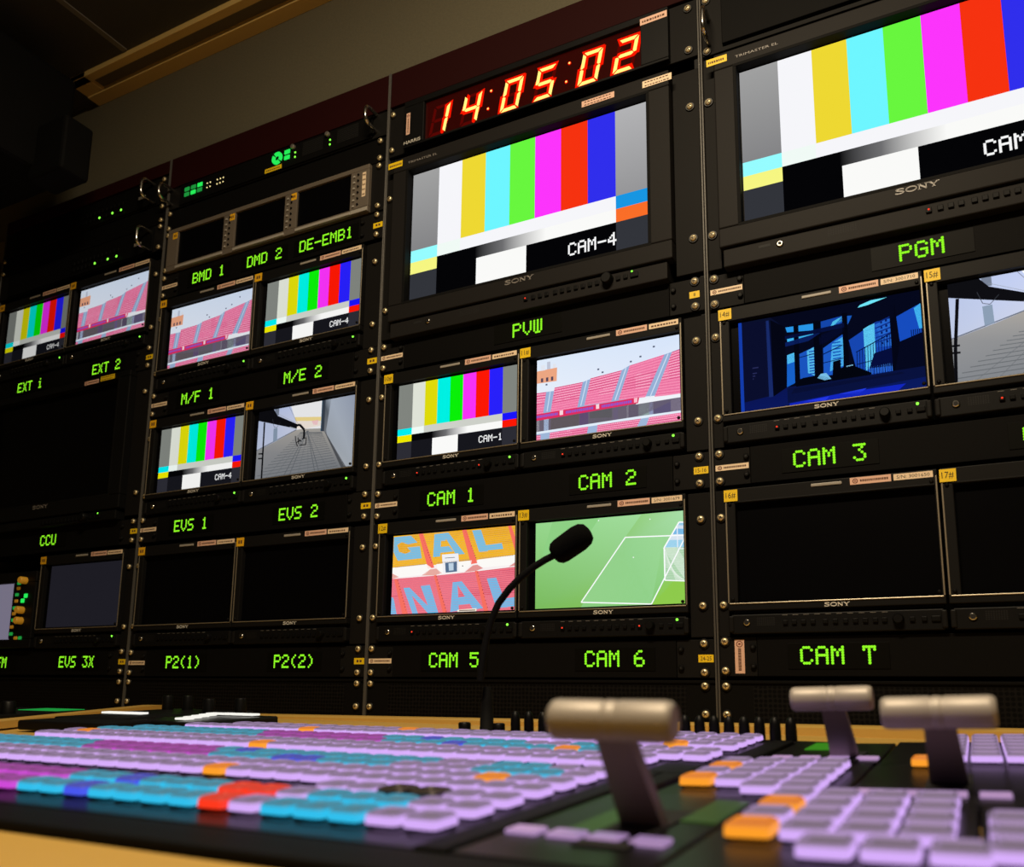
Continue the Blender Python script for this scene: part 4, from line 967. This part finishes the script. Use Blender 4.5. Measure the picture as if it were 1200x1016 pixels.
m.add([(-1.30,.362,zl(-1.30,.002)),(1.45,.362,zl(1.45,.002)),(1.45,.370,zl(1.45,0)),(-1.30,.370,zl(-1.30,0)),(-1.30,.498,zl(-1.30,0)),(1.45,.498,zl(1.45,0)),(-1.30,.362,-.115-FLOOR),(1.45,.362,-.115-FLOOR),(-1.30,.498,-.115-FLOOR),(1.45,.498,-.115-FLOOR)],
      [(0,1,2,3),(3,2,5,4),(6,7,1,0),(8,4,5,9),(6,0,3,4,8),(7,9,5,2,1),(6,8,9,7)], 'desk_beige'); part('back_ledge', m, t, label='raised beige ledge along the racks')
# beige side rail at the left end of the console
m = MB(); a = Vector((-.088, .555, 0)); b = Vector((-.262, .955, 0)); d = (b-a).normalized(); n = Vector((-d.y, d.x, 0))*.030
vs = [a, a+n, b+n, b]; vs2 = []
for hh in (-.004, .0038):
    for q in vs: p = frame_loc(q.x, q.y, hh); vs2.append((p[0], p[1]+.5, p[2]-FLOOR))
m.add(vs2, [(0,1,2,3),(7,6,5,4),(0,4,5,1),(1,5,6,2),(2,6,7,3),(3,7,4,0)], 'desk_beige'); part('side_rail', m, t, label='raised beige rail at the left end')

# ------------------------------------------------------------------ keys and switcher modules
def key_mesh(kind, w=.0150, d=.0185, h=.0062):
    m = MB(); s, tp, edge = ('key_side_'+kind, 'key_top_'+kind, 'key_edge_'+kind) if kind != 'D' else ('key_dark',)*3
    def ring(x, y, z, r, n=3):
        out = []
        for cx, cy, a0 in ((x-r, y-r, 0), (-x+r, y-r, PI/2), (-x+r, -y+r, PI), (x-r, -y+r, 3*PI/2)):
            for i in range(n+1): a = a0+PI/2*i/n; out.append((cx+r*math.cos(a), cy+r*math.sin(a), z))
        return out
    X, Y = w/2, d/2
    R = [ring(X-.0006, Y-.0006, 0, .0020), ring(X-.0004, Y-.0004, h*.20, .0022), ring(X, Y, h*.24, .0022), ring(X-.0002, Y-.0002, h*.76, .0024), ring(X-.0008, Y-.0010, h*.92, .0024), ring(X-.0018, Y-.0022, h, .0020), ring(X-.0026, Y-.0032, h*.82, .0018)]
    n = len(R[0]); vs = [p for r in R for p in r]
    mt = ['key_gap', s, s, edge, tp, tp] if kind != 'D' else [s]*6
    base = len(m.v); m.v += vs
    for j in range(len(R)-1):
        mi = m.mi(mt[j])
        for i in range(n): m.f.append([base+k for k in (j*n+i, j*n+(i+1)%n, (j+1)*n+(i+1)%n, (j+1)*n+i)]); m.m.append(m.mi(edge) if j == 5 and i < n//2 else mi); m.smooth.append(False); m.c.append(None)  # far inner slope coloured brighter, for light refracted at the cap's back edge
    m.f.append([base+(len(R)-1)*n+i for i in range(n)]); m.m.append(m.mi(tp)); m.smooth.append(False); m.c.append(None)
    return m
COLNAME = {'V': 'lavender', 'C': 'cyan', 'M': 'magenta', 'B': 'blue', 'R': 'red', 'O': 'orange', 'D': 'unlit brown', 'W': 'white'}
def key(parent, kind, x, y, d=.0185, w=.0150):
    o = part('key', lambda: key_mesh(kind, w, d), parent, key=f'key{kind}{d}{w}', loc=(x, y, 0))
    if kind != 'V': o['label'] = f'{COLNAME[kind]} lit key' if kind != 'D' else 'unlit brown key'
    return o
def module(name, label, cat, X, T, group=None, roll=0.0, pivot=None):
    if roll:
        Rm = Matrix.Rotation(TL, 4, 'X') @ Matrix.Rotation(-roll, 4, 'Y')
        loc = Vector(frame_loc(pivot, 0)); 
        p = loc + (Rm.to_3x3() @ Vector((X-pivot, T, 0)))
        o = thing(name, label, cat, p, group, Rm.to_euler()); return o
    return thing(name, label, cat, frame_loc(X, T), group, (TL, 0, 0))
def slab(t, x0, x1, y0, y1, h=-.0005, m_='console_black', dep=.0040):
    m = MB(); m.box(x0, x1, y0, y1, h-dep, h, m_, .0008); return part('panel', m, t)
PX = .0178
def fill(t, X0, T0, rows):
    # rows: (T of the front edge, x from, x to, lattice right end, [(x0,x1,kind)...])
    for T, xa, xb, xr, spec in rows:
        k = 0
        while True:
            xc = xr-(k+.5)*PX; k += 1
            if xc > xb: continue
            if xc < xa: break
            kind = 'V'
            for a, b, c in spec:
                if a <= xc <= b: kind = c
            if kind == '-': continue
            key(t, kind, xc-X0, T-T0+.0096)
R1, R2 = .6295, .6559
def bank(label, x0, x1, y0, y1, rows):
    t = module('key_module', label, 'switcher panel', x1, y0, 'switcher key modules')
    slab(t, x0-x1, 0, 0, y1-y0-.0004); fill(t, x1, y0, rows); return t
bank('front key module of the switcher, cyan keys with one red pair', .20, .6320, .2660, .3735, [
    (.2876,.30,.63,R1,[(0,.3858,'M'),(.3858,.4189,'C'),(.4189,.4356,'B'),(.4356,.4983,'C'),(.498,.521,'R'),(.541,.5977,'C')]),
    (.3170,.26,.63,R1,[(0,.3754,'M'),(.3754,.410,'C'),(.410,.4295,'B'),(.4295,.496,'C'),(.494,.5195,'R'),(.537,.590,'C')]),
    (.3450,.53,.63,R1,[(.561,.598,'D')])])
bank('second key module from the front, lavender rows with cyan and magenta behind', .05, .6320, .3738, .4840, [
    (.3765,.18,.63,R1,[(.4225,.4413,'O')]), (.4045,.15,.63,R1,[(.574,.592,'O')]),
    (.4325,.10,.63,R1,[(0,.246,'C'),(.246,.370,'M'),(.370,.50,'C'),(.414,.432,'B'),(.432,.449,'B'),(.553,.606,'C')]),
    (.4560,.07,.63,R1,[(0,.217,'C'),(.217,.3484,'M'),(.3484,.53,'C'),(.36,.378,'B'),(.555,.60,'C')])])
bank('third key module from the front, lavender rows with orange keys', .0700, .6320, .5040, .5640, [
    (.5080,.0855,.65,R1,[(.326,.3455,'O')]), (.5360,.0855,.65,R1,[(.098,.120,'O')])])
bank('fourth key module from the front, two cyan and magenta rows', .0850, .6585, .5645, .6200, [
    (.5640,.09,.656,R2,[(.0,.2877,'C'),(.2877,.40,'M'),(.40,.545,'C'),(.545,.562,'O'),(.562,.60,'C'),(.46,.478,'B')]),
    (.5905,.10,.656,R2,[(.0,.2646,'C'),(.2646,.387,'M'),(.387,.52,'C'),(.42,.438,'B'),(.55,.587,'C')])])
bank('rear key module of the switcher, lavender rows below the black fader knobs', .1250, .6585, .6340, .7520, [
    (.6380,.128,.656,R2,[(.2675,.2871,'O'),(.606,.622,'O')]), (.6650,.150,.656,R2,[(.345,.3632,'O')]),
    (.6930,.545,.656,R2,[]), (.7215,.565,.656,R2,[])])
# black surround between the modules and the front fascia
t = module('switcher_frame', 'black frame and front fascia around the switcher keys', 'frame', .40, .24)
m = MB(); yy0 = 0
m.box(-.75, .45, -.004, .0255, -.0104, -.0006, 'console_matte', .0015); part('front_fascia', m, t, label='plain black front edge')
for bx in ((.2325,.2455,.026,.2630),(.2460,.2590,.1912,.2632),(.2330,.2580,.2640,.3240),(.2595,.2755,.3625,.5100)):
    m = MB(); m.box(*bx, -.0045, .0006, 'console_matte', .0012); part('divider_bar', m, t, label='black bar between the key modules and the levers')
m = MB(); m.box(-.30, .2320, .2444, .2636, -.0045, -.0010, 'console_black'); m.box(-.272, .2575, .3805, .3930, -.0045, -.0010, 'console_black'); part('filler_strip', m, t)
# ---- fader knobs at the rear edge
t = module('fader_panel', 'black strip carrying a row of black fader knobs behind the keys', 'fader panel', .55, .7522)
slab(t, -.190, .150, 0, .0120)
xs = [.4262,.4400,.4544]+[.4544+.1322*i/9 for i in range(1, 9)]+[.5866+.01223*i for i in range(8)]
for xk in xs: part('knob', lambda: MB().lathe([(.0046,0),(.0046,.007),(.0043,.013),(.0034,.0165),(.0015,.0185)], 'knob_black', 'z', 14), t, key='fknob', loc=(xk-.55, .0060, -.0005), label=None)
for xk in (.3715, .4085): part('push_button', lambda: MB().lathe([(.006,0),(.006,.006),(.005,.007)], 'knob_black', 'z', 14), t, key='fbut', loc=(xk-.55, .0060, -.0005))

# ---- lever modules
def lever(t, x, y, lean, hl=.0465, hh=.040, off=0.0):
    m = MB(); top = Vector((x+off, y-lean, hh)); bot = Vector((x, y, .0))
    w0, w1 = .0085, .0062; dpt = .0042
    vs = []
    for c, wd in ((bot, w0), (top, w1)):
        for a, b in ((-1,-1),(1,-1),(1,1),(-1,1)): vs.append((c.x+a*wd, c.y+b*dpt, c.z))
    m.add(vs, [(3,2,1,0),(4,5,6,7),(0,1,5,4),(1,2,6,5),(2,3,7,6),(3,0,4,7)], 'lever_metal')
    lv = part('fader_lever', m, t, label='flat grey lever arm')
    m = MB(); r = .0074; L = hl/2
    pr = [(r*.80,-L),(r*.96,-L+.0012),(r,-L+.003),(r,-.0035),(r*.955,-.0028),(r*.955,-.0020),(r,-.0013),(r,.0013),(r*.955,.0020),(r*.955,.0028),(r,.0035),(r,L-.003),(r*.96,L-.0012),(r*.80,L)]
    m.lathe(pr, 'handle_metal', 'x', 28, (top.x, top.y, top.z+.0015)); part('handle', m, lv, label='brushed silver cylindrical grip')
    m = MB(); m.box(x-.0100, x+.0100, y-.050, y+.035, -.0004, .0004, 'deep_black', .0002); part('slot', m, t, label='black lever slot')
    return lv
def flat_key(t, x, y, w=.0125, d=.012):
    part('key', lambda: MB().box(-w/2, w/2, 0, d, -.001, .0012, 'flat_key', .0006), t, key=f'fk{w}', loc=(x, y, 0), label='flat pale lavender key')
RO = math.radians(2.0); PV = .70
def rloc(X, T): return X, T
# 1: nearest lever
t = module('transition_module', 'lever panel nearest the camera with a green lit window and four pale keys', 'switcher panel', .68, .2680, 'lever panels')
slab(t, -.0340, .0340, -.0005, .1622); 
for xx in (.6540,.6705,.6860,.7020): flat_key(t, xx-.68, .3050-.2680)
m = MB(); m.box(-.014, -.002, .050, .130, -.0006, .0003, 'green_lcd', .0002); part('display_window', m, t, label='dim green display')
m = MB(); m.box(.0185, .0325, .090, .150, -.0006, .0003, 'green_lcd', .0002); part('display_window', m, t, label='dim green display')
lever(t, .6885-.68, .3450-.2680, .036, off=.001)
# 2: far lever
t = module('transition_module', 'lever panel furthest back, its grip highest in the photo', 'switcher panel', .715, .6040, 'lever panels', RO, PV)
slab(t, -.038, .0335, -.002, .1475)
for i in range(4): flat_key(t, .6890-.715+i*.0175, .0135)
m = MB(); m.box(-.022, .001, .085, .14, -.0006, .0003, 'green_lcd_bright', .0002); part('display_window', m, t, label='dim green display')
lever(t, .7270-.715, .615+.020-.6040, .050, hh=.0375, off=.0015)
# 3: right lever
t = module('transition_module', 'lever panel at the right with an orange key beside its lever', 'switcher panel', .79, .4420, 'lever panels', RO, PV)
slab(t, -.0410, .055, -.0100, .1480)
for i in range(4): flat_key(t, .7580-.79+i*.0170, .0120)
key(t, 'O', .7770-.79, .1350)
lever(t, .7900-.79, .5050-.4420, .046, hh=.0345)
# keypads
def keypad(label, X, T, x0, x1, y0, y1, keys):
    t = module('keypad_module', label, 'switcher panel', X, T, 'keypads beside the levers', RO, PV)
    slab(t, x0-X, x1-X, y0-T, y1-T)
    for kx, ky, kd in keys: key(t, kd, kx-X, ky-T+.0105, d=.0205, w=.0162)
    return t
ks = []
for r, T in enumerate((.4335, .4585, .4875, .5160, .5440)):
    for c, xx in enumerate((.6765, .6945, .7125, .7305)):
        if r == 0 and c < 2: continue
        if r == 4 and c > 3: continue
        ks.append((xx, T, 'O' if c == 0 and r in (1, 3) else 'V'))
keypad('keypad between the first two levers with two orange keys on its left', .705, .4310, .6595, .7470, .4310, .6010, ks)
ks = []
for r, T in enumerate((.2925, .3210, .3490, .3770, .4050)):
    for c, xx in enumerate((.7325, .7510, .7695, .7880)):
        if r == 0 and c < 1: continue
        ks.append((xx + (.010 if r == 0 else 0), T, 'O' if c == 0 and r in (1, 3) else 'V'))
keypad('keypad nearest the camera with two orange keys on its left', .755, .2680, .7165, .8020, .2680, .4304, ks)
ks = [(xx, T, 'V') for T in (.3000, .3280, .3560) for xx in (.8135, .8320)]
keypad('keypad cut by the lower right photo corner', .83, .2680, .8030, .8600, .2680, .4310, ks)
ks = []
for r, T in enumerate((.5940, .6220, .6500, .6780, .7060, .7340)):
    for c, xx in enumerate((.7890, .8070, .8250)):
        ks.append((xx, T, 'O' if (c == 0 and r == 9) else 'V'))
keypad('keypad behind the right lever at the right photo edge', .80, .5910, .7500, .8600, .5910, .7640, ks)

# ------------------------------------------------------------------ black panels with white keys at the left
def wkeys(t, pts, X, T):
    for (xx, yy) in pts: part('key', lambda: MB().box(-.0080, .0080, -.006, .006, 0, .0022, 'white_key', .0006), t, key='wkey', loc=(xx-X, yy-T, .0064), label='glowing white key')
t = module('audio_panel', 'low black panel with a row of white keys at the far left of the desk', 'control panel', -.02, .60)
m = MB(); m.box(-.06, .075, .0, .060, -.004, .0060, 'console_matte', .002); m.box(-.085, .024, .061, .155, -.004, .0060, 'console_matte', .002); part('case', m, t)
wkeys(t, [(-.125+i*.017+.03, .728) for i in range(4)], -.02, .60)
t = module('joystick_panel', 'dark grey panel with four black knobs and white keys behind the keys', 'control panel', -.05, .70)
m = MB(); m.box(-.09, .055, .058, .165, -.004, .0050, 'console_black', .002); m.box(.056, .165, -.035, .085, -.004, .0050, 'console_black', .002); part('case', m, t)
wkeys(t, [(.085-.010*i, .675+.0205*i) for i in range(5)]+[(.062+.0175*i, .7600) for i in range(3)], -.05, .70)
for xk, yk in ((-.125,.842),(-.095,.848),(.0140,.7780),(.0380,.8050)): part('knob', lambda: MB().lathe([(.0072,0),(.0070,.016),(.0062,.018)], 'knob_black', 'z', 18), t, key='jknob', loc=(xk+.05, yk-.70, .0050))
t = module('side_control_panel', 'dark panel with a green glow beyond the beige rail at far left', 'control panel', -.36, .80)
m = MB(); m.box(-.34, .075, -.13, .070, -.004, .0004, 'bezel_dark', .001); part('case', m, t)
m = MB(); m.box(-.03, .055, .01, .055, .0003, .0012, 'key_green_dim', .0002); part('display_window', m, t, label='dim green display')
part('knob', lambda: MB().lathe([(.010,0),(.0096,.014),(.008,.016)], 'knob_black', 'z', 18), t, loc=(.045, -.055, .0004))

# ------------------------------------------------------------------ gooseneck microphone
p0 = Vector(frame_loc(.3900, .7522+.016, -.0060))
t = thing('gooseneck_microphone', 'black gooseneck microphone standing before the CAM 5 and CAM 6 screens', 'microphone', p0)
m = MB(); m.lathe([(.0105,0),(.0105,.003),(.0068,.005),(.0062,.030),(.0042,.044),(.0036,.046)], 'rubber_black', 'z', 20); part('base', m, t)
pts = [(.3888,-.040),(.3896,-.028),(.3912,-.0173),(.3940,-.002),(.3987,.0165),(.4070,.0340),(.4186,.0477),(.4310,.0585),(.4438,.0672),(.4560,.0735),(.4680,.0785)]
m = MB(); m.tube([(a-p0.x, -.3-p0.y, b-p0.z) for a, b in pts], [.0038]*3+[.0034]*8, 'rubber_black', 12); part('gooseneck', m, t)
m = MB(); c0 = Vector((.4650, -.3, .0770)); d = (Vector((.4995,-.3,.0975))-c0).normalized(); L = .0415; R0 = .0125
pr = [(.004,0),(.0085,.0010),(.0112,.0040),(.0122,.0090),(R0,.020),(.0126,.029),(.0114,.0360),(.0085,.0400),(.004,L)]
k = MB(); k.lathe(pr, 'foam_black', 'z', 24)
rot = d.to_track_quat('Z', 'Y').to_matrix(); k.v = [tuple(rot @ Vector(v) + c0 - p0) for v in k.v]
part('windscreen', k, t, label='oval black foam windscreen')
